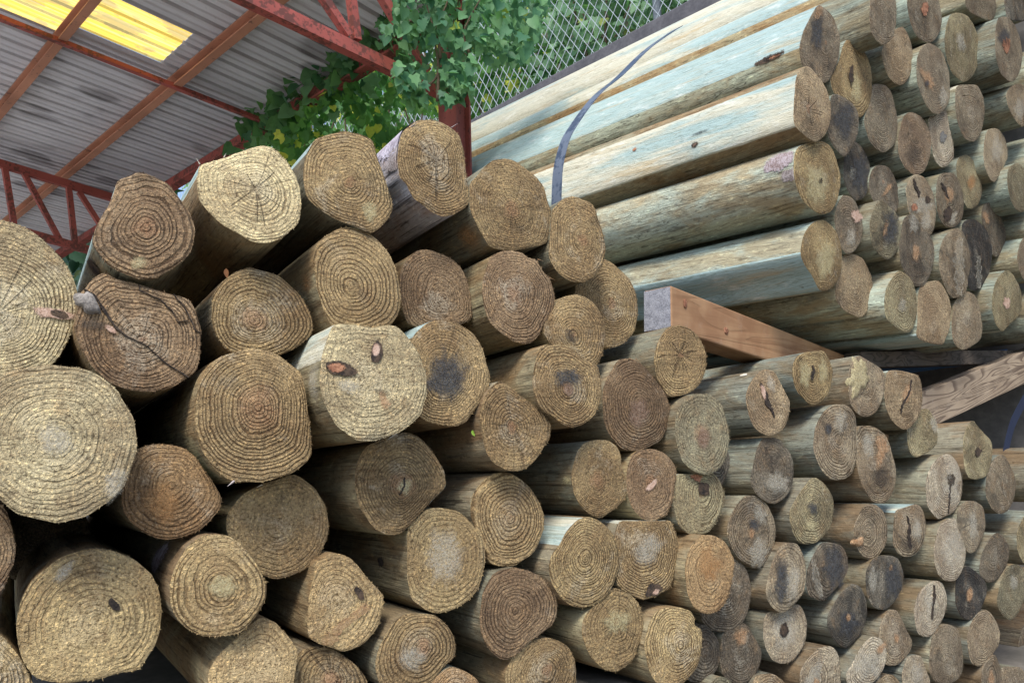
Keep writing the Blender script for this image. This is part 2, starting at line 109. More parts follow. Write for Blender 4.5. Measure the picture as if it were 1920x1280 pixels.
L('U1','top','d3',.5,8,(1549,81),[(1534,10),(1545,14),(1555,22),(1565,35),(1571,52),(1576,72),(1575,97),(1570,120),(1562,137),(1555,151),(1545,156),(1530,150),(1515,137),(1505,122),(1500,97),(1500,86),(1505,65),(1511,50),(1519,35),(1525,24)],'dark leaf-shaped bundle post end with bluish flat top',[((1500,86),(1534,10))])
L('U2','top','t2',.4,10,(1516,206),[(1494,144),(1502,129),(1512,124),(1522,127),(1532,139),(1542,152),(1550,167),(1556,185),(1559,207),(1557,230),(1551,247),(1540,261),(1530,267),(1519,262),(1505,250),(1490,232),(1489,202),(1491,171)],'ringed bundle post with wide pale knotted flat side',[((1490,232),(1494,144))])
L('U3','top','y2',.2,8,(1537,339),[(1496,277),(1511,269),(1530,266),(1542,265),(1555,271),(1564,284),(1570,302),(1576,325),(1577,345),(1572,370),(1564,391),(1554,399),(1542,402),(1530,397),(1517,387),(1505,374),(1496,355),(1491,334),(1489,311),(1491,290)],'yellowish bundle post end with small round hole and purple bark')
L('U4','top','y2',.25,0,(1542,482),[(1511,434),(1525,417),(1540,412),(1552,415),(1562,425),(1570,435),(1577,455),(1580,480),(1579,505),(1572,525),(1561,539),(1550,545),(1539,545),(1531,532),(1522,515),(1510,497),(1502,476),(1505,451)],'yellow tan bundle post with dark green flat underside',[((1502,476),(1539,545))])
L('U5','top','t2',.2,0,(1600,532),[(1582,479),(1595,476),(1607,478),(1619,485),(1627,500),(1635,517),(1638,540),(1635,560),(1630,579),(1622,590),(1612,595),(1594,587),(1579,578),(1569,561),(1567,542),(1572,522),(1577,500)],'tan oval post end at the lower left corner of the bundle')
L('U6','top','gy',.2,0,(1690,564),[(1675,519),(1686,507),(1696,511),(1707,520),(1715,535),(1719,557),(1721,579),(1717,602),(1712,617),(1702,624),(1689,619),(1672,606),(1663,597),(1660,586),(1659,564),(1663,540)],'olive post end with white heart in the bottom row of the bundle')
L('U7','top','t2',.1,0,(1753,617),[(1724,541),(1732,532),(1745,527),(1760,526),(1769,535),(1777,549),(1782,564),(1784,579),(1783,595),(1781,617),(1774,635),(1768,646),(1747,644),(1725,636),(1719,627),(1721,602),(1721,570)],'smooth beige post end with pointed base, bottom row of the bundle',[((1768,646),(1719,627))])
L('U8','top','w3',.2,0,(1813,599),[(1805,549),(1816,546),(1827,552),(1835,565),(1838,579),(1840,591),(1843,614),(1839,636),(1822,649),(1807,656),(1794,649),(1787,634),(1785,608),(1787,586),(1790,567)],'brownish striped post end, lowest in the bundle')
L('U9','top','gy',.5,6,(1889,564),[(1875,517),(1886,507),(1896,510),(1907,526),(1915,545),(1917,564),(1916,580),(1907,597),(1894,608),(1881,621),(1869,610),(1864,595),(1861,578),(1861,564),(1863,545),(1867,530)],'grey post end with pointed lower tip at the bundle lower right',[((1907,597),(1881,621))])
L('U10','top','d3',.4,0,(1592,430),[(1582,366),(1592,367),(1604,375),(1610,390),(1616,407),(1619,427),(1618,437),(1615,452),(1607,466),(1599,474),(1587,475),(1576,460),(1568,435),(1566,405),(1572,380)],'dark post end with a broken pinkish chip on its right')
L('U11','top','d2',.6,0,(1580,231),[(1561,178),(1572,177),(1587,184),(1600,195),(1609,210),(1612,230),(1610,250),(1602,270),(1592,287),(1585,295),(1577,289),(1565,276),(1556,260),(1552,247),(1553,227),(1555,200)],'dark post end with bold black and light rings')
L('U12','top','y2',.2,10,(1595,140),[(1586,77),(1592,74),(1605,77),(1617,90),(1627,107),(1634,129),(1636,150),(1636,165),(1634,184),(1627,205),(1615,220),(1603,215),(1585,200),(1568,180),(1560,162),(1558,147),(1567,129),(1575,110),(1580,90)],'tall light brown post end with dark slit heart, upper bundle')
L('U13','top','d',.5,0,(1600,320),[(1600,264),(1612,270),(1622,283),(1628,297),(1632,310),(1631,332),(1629,355),(1620,370),(1606,376),(1596,367),(1589,355),(1583,336),(1582,317),(1584,295),(1590,275)],'blue-grey shaded post end right of the yellowish one')
L('U14','top','d3',.3,0,(1651,217),[(1637,160),(1647,158),(1661,160),(1671,170),(1677,190),(1682,215),(1684,240),(1680,265),(1670,279),(1657,286),(1645,280),(1632,265),(1625,246),(1621,227),(1625,210),(1632,190)],'brown-grey ringed post end left of the coarse brown ringed one')
L('U15','top','d3',.3,0,(1655,30),[(1680,0),(1682,25),(1680,52),(1675,69),(1665,81),(1656,85),(1645,77),(1635,62),(1631,37),(1632,12),(1635,-20),(1650,-42),(1668,-32)],'tall grey ringed post end by the splintered one at the top')
L('U16','top','t2',.2,0,(1685,110),[(1678,56),(1692,50),(1701,60),(1709,80),(1712,102),(1711,125),(1706,144),(1697,156),(1689,160),(1677,155),(1667,144),(1659,125),(1654,104),(1657,87),(1666,68)],'reddish tan oval post end with a darker rim, upper bundle')
L('U17','top','d3',.2,12,(1734,19),[(1702,0),(1705,31),(1712,54),(1722,70),(1734,79),(1746,80),(1756,72),(1764,56),(1767,35),(1764,17),(1761,0),(1752,-25),(1735,-35),(1715,-22)],'grey post end with reddish heart cut by the top edge')
L('U18','top','d3',.2,0,(1747,125),[(1730,87),(1741,81),(1754,85),(1765,95),(1774,109),(1779,126),(1781,150),(1782,177),(1779,194),(1770,206),(1760,214),(1750,211),(1740,202),(1732,187),(1726,172),(1721,155),(1719,131),(1721,106)],'grey post end with a torn orange notch on its left')
L('U19','top','gy',.3,0,(1800,81),[(1782,29),(1792,24),(1805,25),(1817,32),(1827,49),(1835,70),(1837,100),(1834,122),(1826,140),(1816,151),(1807,154),(1795,146),(1785,135),(1779,120),(1774,100),(1772,75),(1775,50)],'olive grey oval post end with a cream chip in its middle')
L('U20','top','d3',.3,0,(1845,0),[(1867,0),(1869,16),(1864,35),(1855,39),(1836,32),(1821,24),(1811,7),(1815,-30),(1835,-55),(1858,-40)],'grey post end cut by the top edge, right of the cream-chipped one')
L('U21','top','d3',.4,14,(1886,87),[(1872,35),(1881,31),(1892,34),(1902,44),(1911,65),(1916,85),(1918,106),(1914,131),(1906,147),(1897,154),(1885,147),(1876,135),(1871,119),(1867,94),(1867,69),(1868,50)],'grey post end with red heart and bright ribbed side strip')
L('U22','top','d',.5,0,(1905,15),[(1884,-10),(1886,20),(1890,36),(1905,39),(1925,38),(1937,10),(1925,-20),(1900,-30)],'bluish dark post end in the top right corner')
L('U23','top','d3',.3,0,(1821,212),[(1795,161),(1811,159),(1831,159),(1837,166),(1844,181),(1847,200),(1846,222),(1841,246),(1834,260),(1824,266),(1812,261),(1804,250),(1797,232),(1793,209),(1792,184)],'evenly grey oval post end with flat top and tight rings',[((1795,161),(1831,159))])
L('U24','top','w3',.1,0,(1908,195),[(1887,180),(1892,167),(1902,159),(1917,158),(1930,170),(1936,200),(1930,230),(1917,238),(1909,231),(1901,220),(1892,202)],'pale post end cut by the right edge, below the red-hearted one')
L('U25','top','b2',.2,0,(1716,256),[(1696,217),(1707,210),(1721,214),(1734,225),(1742,242),(1747,262),(1746,284),(1742,302),(1735,319),(1724,327),(1712,326),(1699,316),(1689,299),(1685,284),(1685,259),(1690,234)],'coarse ringed brown post end beside the pale narrow one')
L('U26','top','w',.1,8,(1767,257),[(1742,222),(1755,214),(1772,205),(1777,217),(1781,240),(1786,259),(1789,277),(1789,296),(1785,302),(1777,311),(1769,314),(1760,309),(1752,296),(1748,275),(1744,250)],'pale narrow post end with oval grey heart')
L('U27','top','w3',.1,0,(1867,277),[(1852,245),(1864,240),(1875,244),(1885,259),(1890,281),(1890,296),(1885,307),(1877,325),(1866,341),(1857,335),(1850,321),(1846,305),(1845,284),(1847,262)],'light tan post end tapering to a point at its base')
L('U28','top','gy',.3,16,(1821,340),[(1800,295),(1811,290),(1822,296),(1831,309),(1837,327),(1842,350),(1841,367),(1834,384),(1824,391),(1814,389),(1808,377),(1802,360),(1797,340),(1794,317),(1795,302)],'post end with glowing orange heart, right of the twin-knotted one')
L('U29','top','w3',.4,0,(1724,377),[(1711,330),(1721,327),(1734,332),(1742,344),(1750,361),(1755,382),(1756,401),(1754,421),(1748,438),(1738,442),(1724,432),(1712,415),(1704,394),(1701,374),(1699,355),(1704,340)],'whitish knotted post end with a dark split and branch holes')
L('U30','top','d3',.3,0,(1780,367),[(1762,329),(1777,323),(1790,326),(1799,340),(1805,357),(1808,377),(1807,399),(1802,415),(1790,426),(1780,427),(1769,420),(1761,405),(1757,386),(1756,365),(1757,345)],'twin-knotted post end with a purplish hole near its base')
L('U31','top','d2',.5,6,(1657,340),[(1637,317),(1646,310),(1657,309),(1670,317),(1679,334),(1685,355),(1686,377),(1684,392),(1678,399),(1665,394),(1650,388),(1636,372),(1630,350),(1631,333)],'dark ringed post end with thin tan slash, centre of the bundle')
L('U32','top','g',.5,8,(1659,436),[(1642,384),(1651,375),(1659,378),(1671,389),(1682,402),(1689,421),(1690,440),(1689,447),(1685,465),(1676,480),(1665,487),(1654,482),(1644,472),(1635,455),(1632,432),(1632,415),(1637,397)],'smooth greenish grey post end with a brown centre streak')
L('U33','top','d2',.5,14,(1716,472),[(1695,411),(1706,402),(1715,404),(1724,415),(1730,427),(1736,432),(1744,441),(1751,455),(1753,474),(1751,495),(1745,515),(1740,526),(1732,535),(1722,537),(1714,534),(1705,520),(1695,507),(1689,489),(1687,467),(1689,442)],'large blue-grey post end with orange heart, lower middle of bundle')
L('U34','top','w3',.7,0,(1799,500),[(1784,432),(1795,427),(1805,434),(1812,447),(1817,461),(1820,482),(1820,501),(1817,520),(1815,536),(1811,549),(1803,557),(1787,558),(1779,550),(1768,526),(1762,501),(1762,470),(1770,447)],'dark post end with a broad whitish stripe down its middle')
L('U35','top','k',.9,0,(1832,482),[(1805,420),(1817,411),(1830,412),(1841,420),(1850,432),(1857,445),(1861,464),(1860,489),(1855,514),(1846,532),(1836,542),(1826,545),(1816,536),(1809,500),(1805,460)],'blackish post end with one white streak, in the bundle')
L('U36','top','d2',.6,0,(1863,430),[(1844,386),(1855,379),(1869,386),(1877,405),(1884,424),(1887,439),(1885,455),(1879,470),(1870,482),(1860,476),(1851,455),(1844,425),(1841,403)],'dark grey post end with tan knot behind the blackish one')
L('U37','top','g',.4,0,(1912,350),[(1891,318),(1905,306),(1915,309),(1927,325),(1934,355),(1930,385),(1918,398),(1905,392),(1896,374),(1890,349)],'greenish grey post cut by the right edge, upper bundle')
L('U38','top','d3',.3,0,(1928,485),[(1912,460),(1920,446),(1935,450),(1945,480),(1940,520),(1926,530),(1914,512),(1908,485)],'post sliver at right edge beside the pointed-tip grey one')
L('U39','top','d3',.3,0,(1960,585),[(1935,560),(1955,535),(1975,545),(1988,580),(1982,620),(1962,640),(1942,625),(1934,590)],'bundle post at right edge showing only its dark brown side')
DEPTH={'L1': 1.143, 'L2': 1.046, 'L3': 1.106, 'L4': 1.1, 'L5': 1.1, 'L6': 1.1, 'L7': 1.1, 'L8': 1.1, 'L9': 1.1, 'L10': 1.163, 'L11': 1.1, 'L12': 1.106, 'L13': 1.129, 'L14': 1.14, 'L15': 1.1, 'L16': 1.07, 'L17': 1.024, 'L18': 1.085, 'L19': 1.06, 'L20': 1.071, 'L21': 1.1, 'L22': 1.1, 'L23': 1.127, 'L24': 1.071, 'L25': 1.1, 'L26': 1.1, 'L27': 1.1, 'L28': 1.085, 'L29': 1.111, 'L30': 1.104, 'L31': 1.1, 'L32': 1.1, 'L33': 1.1, 'L34': 1.1, 'L35': 1.104, 'L36': 1.092, 'L37': 1.1, 'L38': 1.079, 'L39': 1.099, 'L40': 1.083, 'L41': 1.088, 'L42': 1.097, 'L43': 1.084, 'L44': 1.1, 'L45': 1.147, 'L46': 1.061, 'L47': 1.129, 'L48': 1.071, 'L49': 1.129, 'M0': 1.1, 'L50': 1.133, 'L51': 1.108, 'L52': 1.126, 'L53': 1.12, 'L54': 1.1, 'L55': 1.1, 'L56': 1.1, 'L57': 1.1, 'L58': 1.085, 'L59': 1.1, 'L60': 1.1, 'L61': 1.1, 'L62': 1.1, 'L63': 1.1, 'L64': 1.1, 'L65': 1.1, 'L66': 1.101, 'L67': 1.1, 'L68': 1.1, 'L69': 1.1, 'L70': 1.095, 'L71': 1.1, 'L72': 1.1, 'L73': 1.1, 'L74': 1.1, 'L75': 1.1, 'L76': 1.115, 'L77': 1.11, 'L78': 1.096, 'L79': 1.1, 'L80': 1.1, 'L81': 1.1, 'L82': 1.1, 'L83': 1.099, 'L84': 1.117, 'L85': 1.1, 'L86': 1.1, 'L87': 1.1, 'L88': 1.1, 'L91': 1.1, 'U40': 0.679, 'U41': 0.67, 'U42': 0.693, 'U0': 0.816, 'U-1': 0.805, 'U1': 0.745, 'U2': 0.728, 'U3': 0.739, 'U4': 0.753, 'U5': 0.768, 'U6': 0.736, 'U7': 0.736, 'U8': 0.738, 'U9': 0.716, 'U10': 0.755, 'U11': 0.732, 'U12': 0.749, 'U13': 0.764, 'U14': 0.751, 'U15': 0.701, 'U16': 0.742, 'U17': 0.731, 'U18': 0.729, 'U19': 0.727, 'U20': 0.712, 'U21': 0.685, 'U22': 0.69, 'U23': 0.724, 'U24': 0.691, 'U25': 0.745, 'U26': 0.745, 'U27': 0.724, 'U28': 0.744, 'U29': 0.745, 'U30': 0.74, 'U31': 0.763, 'U32': 0.738, 'U33': 0.737, 'U34': 0.731, 'U35': 0.746, 'U36': 0.756, 'U37': 0.705, 'U38': 0.712, 'U39': 0.697, 'L92': 1.32, 'L93': 1.5, 'L94': 1.33, 'L95': 1.4, 'L97': 1.5, 'L96': 1.38}
import bpy, math, random
from mathutils import Vector, Matrix, noise
rnd=random.Random(7)
sc=bpy.context.scene
COL=sc.collection
HC=0.75                                   # camera height above the world origin plane
# ------------------------------------------------------------------ camera frame (metres; z up)
def _n(v): return v.normalized()
_S=_n(Vector((-1520,250,1387))); _H=Vector((1,-.03,0))
_U=_n(_H.cross(_S)); _X=_S.cross(_U)
def ray(px,py):
    c=Vector((px-960,py-640,1387)); return Vector((c.dot(_X),c.dot(_S),c.dot(_U)))
CAM=Vector((0,0,HC))
cd=bpy.data.cameras.new('camera'); co=bpy.data.objects.new('camera',cd); COL.objects.link(co)
cd.sensor_width=36; cd.lens=26.006; cd.clip_start=.02; cd.clip_end=400
right=Vector((_X[0],_S[0],_U[0])); down=Vector((_X[1],_S[1],_U[1])); fwd=Vector((_X[2],_S[2],_U[2]))
m=Matrix.Identity(4)
for r in range(3):
    m[r][0]=right[r]; m[r][1]=-down[r]; m[r][2]=-fwd[r]; m[r][3]=CAM[r]
co.matrix_world=m; sc.camera=co
def onX(px,py,x): r=ray(px,py); return CAM+r*(x/r.x)
def onY(px,py,y): r=ray(px,py); return CAM+r*(y/r.y)
def onD(px,py,d): r=ray(px,py); return CAM+r*(d/1387)
def onPlane(px,py,p,n): r=ray(px,py); return CAM+r*((p-CAM).dot(n)/r.dot(n))
# ------------------------------------------------------------------ objects
def link(o,parent=None):
    COL.objects.link(o)
    if parent: o.parent=parent
    return o
def meshobj(name,V,F,mats,parent=None,smooth=False,mi=None):
    me=bpy.data.meshes.new(name); me.from_pydata([tuple(v) for v in V],[],F)
    for mt in (mats if isinstance(mats,(list,tuple)) else [mats]): me.materials.append(mt)
    if mi: me.polygons.foreach_set('material_index',mi)
    if smooth: me.polygons.foreach_set('use_smooth',[True]*len(F))
    me.update()
    return link(bpy.data.objects.new(name,me),parent)
def empty(name,loc,label,cat,group=None,rot=None):
    o=bpy.data.objects.new(name,None); o.empty_display_size=.05
    if rot is not None:
        mm=rot.to_4x4(); mm.translation=loc; o.matrix_world=mm
    else: o.location=loc
    tag(o,label,cat,group); return link(o)
def tag(o,label,cat,group=None):
    o['label']=label; o['category']=cat
    if group: o['group']=group
    return o
def struct(o): o['kind']='structure'; return o
class MB:
    def __init__(s): s.V=[]; s.F=[]
    def box(s,p,ax,ay,az):                      # corner + three edge vectors
        b=len(s.V)
        for k in range(8): s.V.append(p+ax*(k&1)+ay*((k>>1)&1)+az*((k>>2)&1))
        s.F+= [[b+i for i in f] for f in ((0,2,3,1),(4,5,7,6),(0,1,5,4),(2,6,7,3),(0,4,6,2),(1,3,7,5))]
    def bar(s,a,b,w,h,up=Vector((0,0,1))):
        d=(b-a); x=_n(d.cross(up)); z=_n(x.cross(d))
        s.box(a-x*w/2-z*h/2,d,x*w,z*h)
    def tube(s,pts,r,n=8,cap=True):
        b=len(s.V); N=len(pts)
        for i,p in enumerate(pts):
            d=(pts[min(i+1,N-1)]-pts[max(i-1,0)]).normalized()
            u=d.cross(Vector((.31,.17,.93))).normalized(); w=d.cross(u)
            rr=r[i] if isinstance(r,(list,tuple)) else r
            for k in range(n):
                a=2*math.pi*k/n; s.V.append(p+u*(math.cos(a)*rr)+w*(math.sin(a)*rr))
        for i in range(N-1):
            for k in range(n):
                s.F.append([b+i*n+k,b+i*n+(k+1)%n,b+(i+1)*n+(k+1)%n,b+(i+1)*n+k])
        if cap:
            s.F.append([b+k for k in range(n)][::-1]); s.F.append([b+(N-1)*n+k for k in range(n)])
    def build(s,name,mat,parent=None,smooth=False):
        if parent is not None:
            inv=parent.matrix_world.inverted() if parent.rotation_euler[:]!=(0,0,0) else Matrix.Translation(-parent.location)
            V=[inv@v for v in s.V]
        else: V=s.V
        return meshobj(name,V,s.F,mat,parent,smooth)
def bevel(o,w=.003,seg=2):
    b=o.modifiers.new('bevel','BEVEL'); b.width=w; b.segments=seg; b.limit_method='ANGLE'; return o
# ------------------------------------------------------------------ materials
class NT:
    def __init__(s,name,rough=.85):
        s.m=bpy.data.materials.new(name); s.m.use_nodes=True; s.t=s.m.node_tree; s.n=s.t.nodes
        s.b=s.n['Principled BSDF']; s.b.inputs['Roughness'].default_value=rough
        s.b.inputs['Specular IOR Level'].default_value=.25
    def add(s,typ,**k):
        nd=s.n.new(typ)
        for a,v in k.items():
            if a.startswith('i_'):
                key=a[2:]; key=int(key) if key.isdigit() else key
                s.set(nd.inputs[key],v)
            else: setattr(nd,a,v)
        return nd
    def set(s,inp,v):
        if hasattr(v,'is_linked') or isinstance(v,bpy.types.NodeSocket): s.t.links.new(v,inp)
        else: inp.default_value=v
    def math(s,op,a,b=0.0,c=0.0,clamp=False):
        nd=s.add('ShaderNodeMath',operation=op,use_clamp=clamp); s.set(nd.inputs[0],a); s.set(nd.inputs[1],b)
        if op in('MULTIPLY_ADD','SMOOTH_MIN','COMPARE'): s.set(nd.inputs[2],c)
        return nd.outputs[0]
    def step(s,v,a,b,lo=0.0,hi=1.0):
        nd=s.add('ShaderNodeMapRange',interpolation_type='SMOOTHSTEP'); s.set(nd.inputs[0],v)
        s.set(nd.inputs[1],a); s.set(nd.inputs[2],b); s.set(nd.inputs[3],lo); s.set(nd.inputs[4],hi); return nd.outputs[0]
    def mix(s,f,a,b,blend='MIX'):
        nd=s.add('ShaderNodeMix',data_type='RGBA',blend_type=blend); s.set(nd.inputs[0],f)
        for i,v in ((6,a),(7,b)):
            if isinstance(v,tuple): v=(*v,1) if len(v)==3 else v
            s.set(nd.inputs[i],v)
        return nd.outputs[2]
    def noise(s,vec,scale,detail=3.0,rough=.55,dist=0.0,off=None):
        nd=s.add('ShaderNodeTexNoise'); s.set(nd.inputs['Scale'],scale); nd.inputs['Detail'].default_value=detail
        nd.inputs['Roughness'].default_value=rough; nd.inputs['Distortion'].default_value=dist
        if vec is not None: s.t.links.new(vec,nd.inputs['Vector'])
        return nd.outputs[0]
    def vmap(s,vec,scale=(1,1,1),loc=(0,0,0),rot=(0,0,0)):
        nd=s.add('ShaderNodeMapping'); s.t.links.new(vec,nd.inputs[0])
        s.set(nd.inputs[1],loc); nd.inputs[2].default_value=rot; nd.inputs[3].default_value=scale; return nd.outputs[0]
    def bump(s,h,strength=.5,dist=.002):
        nd=s.add('ShaderNodeBump'); nd.inputs['Strength'].default_value=strength; nd.inputs['Distance'].default_value=dist
        s.t.links.new(h,nd.inputs['Height']); s.t.links.new(nd.outputs[0],s.b.inputs['Normal'])
    def color(s,c): s.set(s.b.inputs['Base Color'],(*c,1) if isinstance(c,tuple) else c)
    def obj(s): return s.add('ShaderNodeTexCoord').outputs['Object']
    def info(s): return s.add('ShaderNodeObjectInfo')

def offset_by_random(t,vec,info,k=40.0):
    r=t.math('MULTIPLY',info.outputs['Random'],k)
    cb=t.add('ShaderNodeCombineXYZ',i_0=r,i_1=t.math('MULTIPLY',r,.37),i_2=t.math('MULTIPLY',r,.71))
    ad=t.add('ShaderNodeVectorMath',operation='ADD'); t.t.links.new(vec,ad.inputs[0]); t.t.links.new(cb.outputs[0],ad.inputs[1])
    return ad.outputs[0]

def make_cut_end():
    t=NT('cut_end_wood',.92); info=t.info(); ob=t.obj(); v=offset_by_random(t,ob,info)
    ring=t.add('ShaderNodeAttribute',attribute_name='ring').outputs['Fac']
    rnd_=info.outputs['Random']; stain=info.outputs['Alpha']; base=info.outputs['Color']
    heart=t.math('MULTIPLY',info.outputs['Object Index'],.001)
    rb=t.math('FRACT',t.math('MULTIPLY',rnd_,3.7)); rc=t.math('FRACT',t.math('MULTIPLY',rnd_,7.31)); rd=t.math('FRACT',t.math('MULTIPLY',rnd_,13.9))
    big=t.noise(v,8,4,.6,.5); mid=t.noise(v,38,4,.65); fine=t.noise(v,230,3,.8); grit=t.noise(v,480,2,.75)
    M=lambda f,c,k: t.mix(f,c,t.mix(1.0,c,k,'MULTIPLY'))
    c=t.mix(t.step(big,.36,.66),t.mix(1.0,base,(.76,.69,.62),'MULTIPLY'),t.mix(1.0,base,(1.18,1.15,1.06),'MULTIPLY'))
    c=t.mix(t.math('MULTIPLY',t.step(mid,.50,.72),.35),c,(.33,.20,.095))
    # growth rings, each with a thin dark late band, fading in and out
    warp=t.math('MULTIPLY',t.math('SUBTRACT',t.noise(v,14,3),.5),.016)
    warp2=t.math('MULTIPLY',t.math('SUBTRACT',t.noise(v,110,2),.5),.0018)
    un=t.add('ShaderNodeTexNoise',noise_dimensions='1D'); t.set(un.inputs['W'],t.math('ADD',t.math('MULTIPLY',ring,38.0),t.math('MULTIPLY',rnd_,77.0))); un.inputs['Scale'].default_value=1.0; un.inputs['Detail'].default_value=2
    rr=t.math('ADD',ring,t.math('ADD',t.math('MULTIPLY',un.outputs[0],.013),t.math('ADD',warp,warp2)))
    freq=t.math('MULTIPLY_ADD',rc,85.0,135.0)
    rn=t.math('MULTIPLY',rr,freq)
    ph=t.math('FRACT',rn); idx=t.math('FLOOR',rn)
    wn=t.add('ShaderNodeTexWhiteNoise',noise_dimensions='1D'); t.set(wn.inputs['W'],t.math('ADD',idx,t.math('MULTIPLY',rnd_,91.0)))
    late=t.math('MULTIPLY',t.step(ph,.50,.82),t.step(ph,.90,1.0,1.0,0.0))
    vis=t.math('MULTIPLY',t.step(t.noise(v,11,4,.6),.36,.56,.22,1.0),t.step(rb,0.0,.8,.6,1.25))
    vis=t.math('MULTIPLY',vis,t.math('MULTIPLY_ADD',wn.outputs['Value'],.6,.6))
    vis=t.math('MULTIPLY',vis,t.step(fine,.30,.5,.35,1.0))
    late=t.math('MULTIPLY',late,vis,clamp=True)
    c=M(t.math('MULTIPLY',late,.80),c,(.28,.23,.19))
    # radial rays and checks
    sep=t.add('ShaderNodeSeparateXYZ'); t.t.links.new(ob,sep.inputs[0])
    fl=t.add('ShaderNodeCombineXYZ',i_0=sep.outputs[0],i_2=sep.outputs[2])
    nm=t.add('ShaderNodeVectorMath',operation='NORMALIZE'); t.t.links.new(fl.outputs[0],nm.inputs[0])
    rv=t.add('ShaderNodeCombineXYZ',i_0=t.math('MULTIPLY',ring,9.0),i_1=t.math('MULTIPLY',rnd_,50.0))
    ad=t.add('ShaderNodeVectorMath',operation='ADD'); t.t.links.new(nm.outputs[0],ad.inputs[0]); t.t.links.new(rv.outputs[0],ad.inputs[1])
    ray_=t.noise(ad.outputs[0],11,5,.7)
    ramt=t.math('MULTIPLY_ADD',rd,.55,.15)
    c=M(t.math('MULTIPLY',t.step(ray_,.53,.72),ramt),c,(.42,.36,.32))
    c=M(t.math('MULTIPLY',t.step(ray_,.45,.28),t.math('MULTIPLY',ramt,.7)),c,(1.7,1.65,1.5))
    # drying checks: thin radial cracks that run out from the heart
    cv=t.add('ShaderNodeCombineXYZ',i_0=t.math('MULTIPLY',ring,1.6),i_1=t.math('MULTIPLY',rnd_,31.0),i_2=t.math('MULTIPLY',rnd_,17.0))
    ca=t.add('ShaderNodeVectorMath',operation='ADD'); t.t.links.new(nm.outputs[0],ca.inputs[0]); t.t.links.new(cv.outputs[0],ca.inputs[1])
    cn=t.noise(ca.outputs[0],1.9,1,.5); ck=t.math('MULTIPLY',t.math('ABSOLUTE',t.math('SUBTRACT',cn,.5)),ring)
    lim=t.noise(ca.outputs[0],1.7,1,.5)
    ck=t.math('MULTIPLY',t.step(ck,.0009,.0003),t.step(t.math('SUBTRACT',t.math('MULTIPLY_ADD',lim,.16,-.028),ring),0.0,.012))
    ck=t.math('MULTIPLY',ck,t.step(t.math('FRACT',t.math('MULTIPLY',rnd_,41.7)),.72,1.0,.0,.6))
    c=M(ck,c,(.16,.13,.12))
    # torn fibres: light flecks and dark pores
    c=M(t.math('MULTIPLY',t.step(fine,.53,.70),.85),c,(2.3,2.2,1.95))
    c=M(t.math('MULTIPLY',t.step(fine,.48,.33),.85),c,(.22,.19,.17))
    c=t.mix(t.math('MULTIPLY',t.step(grit,.60,.74),.42),c,(.62,.53,.36))
    c=M(t.math('MULTIPLY',t.step(grit,.42,.30),.5),c,(.25,.22,.2))
    # saw marks across some faces
    sw=t.noise(t.vmap(v,(7,7,165),rot=(0,.5,0)),1.0,4,.7); swa=t.math('MULTIPLY',t.step(t.math('FRACT',t.math('MULTIPLY',rnd_,23.3)),.45,1.0),.6)
    c=M(t.math('MULTIPLY',t.step(sw,.53,.68),swa),c,(.45,.38,.33)); c=M(t.math('MULTIPLY',t.step(sw,.46,.33),swa),c,(1.5,1.45,1.35))
    # pale weathered bloom, stronger round some hearts
    cen=t.math('MULTIPLY',t.step(ring,.055,.015),t.step(rd,.35,.8,0.0,.16))
    wm=t.math('MULTIPLY',t.step(t.math('ADD',t.noise(v,17,5,.7,.4),cen),.55,.70),t.step(fine,.38,.58))
    c=t.mix(t.math('MULTIPLY',wm,t.math('MULTIPLY_ADD',rc,.3,.12)),c,(.62,.57,.45))
    # blue-black stain with ragged edges
    sn=t.noise(v,11,6,.68,.9)
    sm=t.math('MULTIPLY',t.step(t.math('ADD',sn,t.math('MULTIPLY',stain,.30)),.58,.72),t.math('MULTIPLY_ADD',stain,.55,.35))
    c=M(sm,c,(.22,.25,.30))
    # heartwood / pith
    hm=t.step(t.math('ADD',ring,t.math('MULTIPLY',t.math('SUBTRACT',mid,.5),.05)),t.math('MULTIPLY',heart,1.2),t.math('MULTIPLY',heart,.4))
    hm=t.math('MULTIPLY',t.math('MULTIPLY',hm,t.step(heart,.0005,.003)),t.step(fine,.34,.60,.25,1.0))
    c=t.mix(t.math('MULTIPLY',hm,.62),c,t.mix(t.step(grit,.4,.65),(.25,.11,.055),(.55,.33,.18)))
    t.color(c)
    h=t.math('ADD',t.math('MULTIPLY_ADD',ck,-1.6,t.math('MULTIPLY',late,-1.0)),t.math('ADD',t.math('MULTIPLY',fine,1.8),t.math('ADD',t.math('MULTIPLY',mid,2.2),t.math('MULTIPLY',grit,.8))))
    t.bump(h,.9,.0042); return t.m
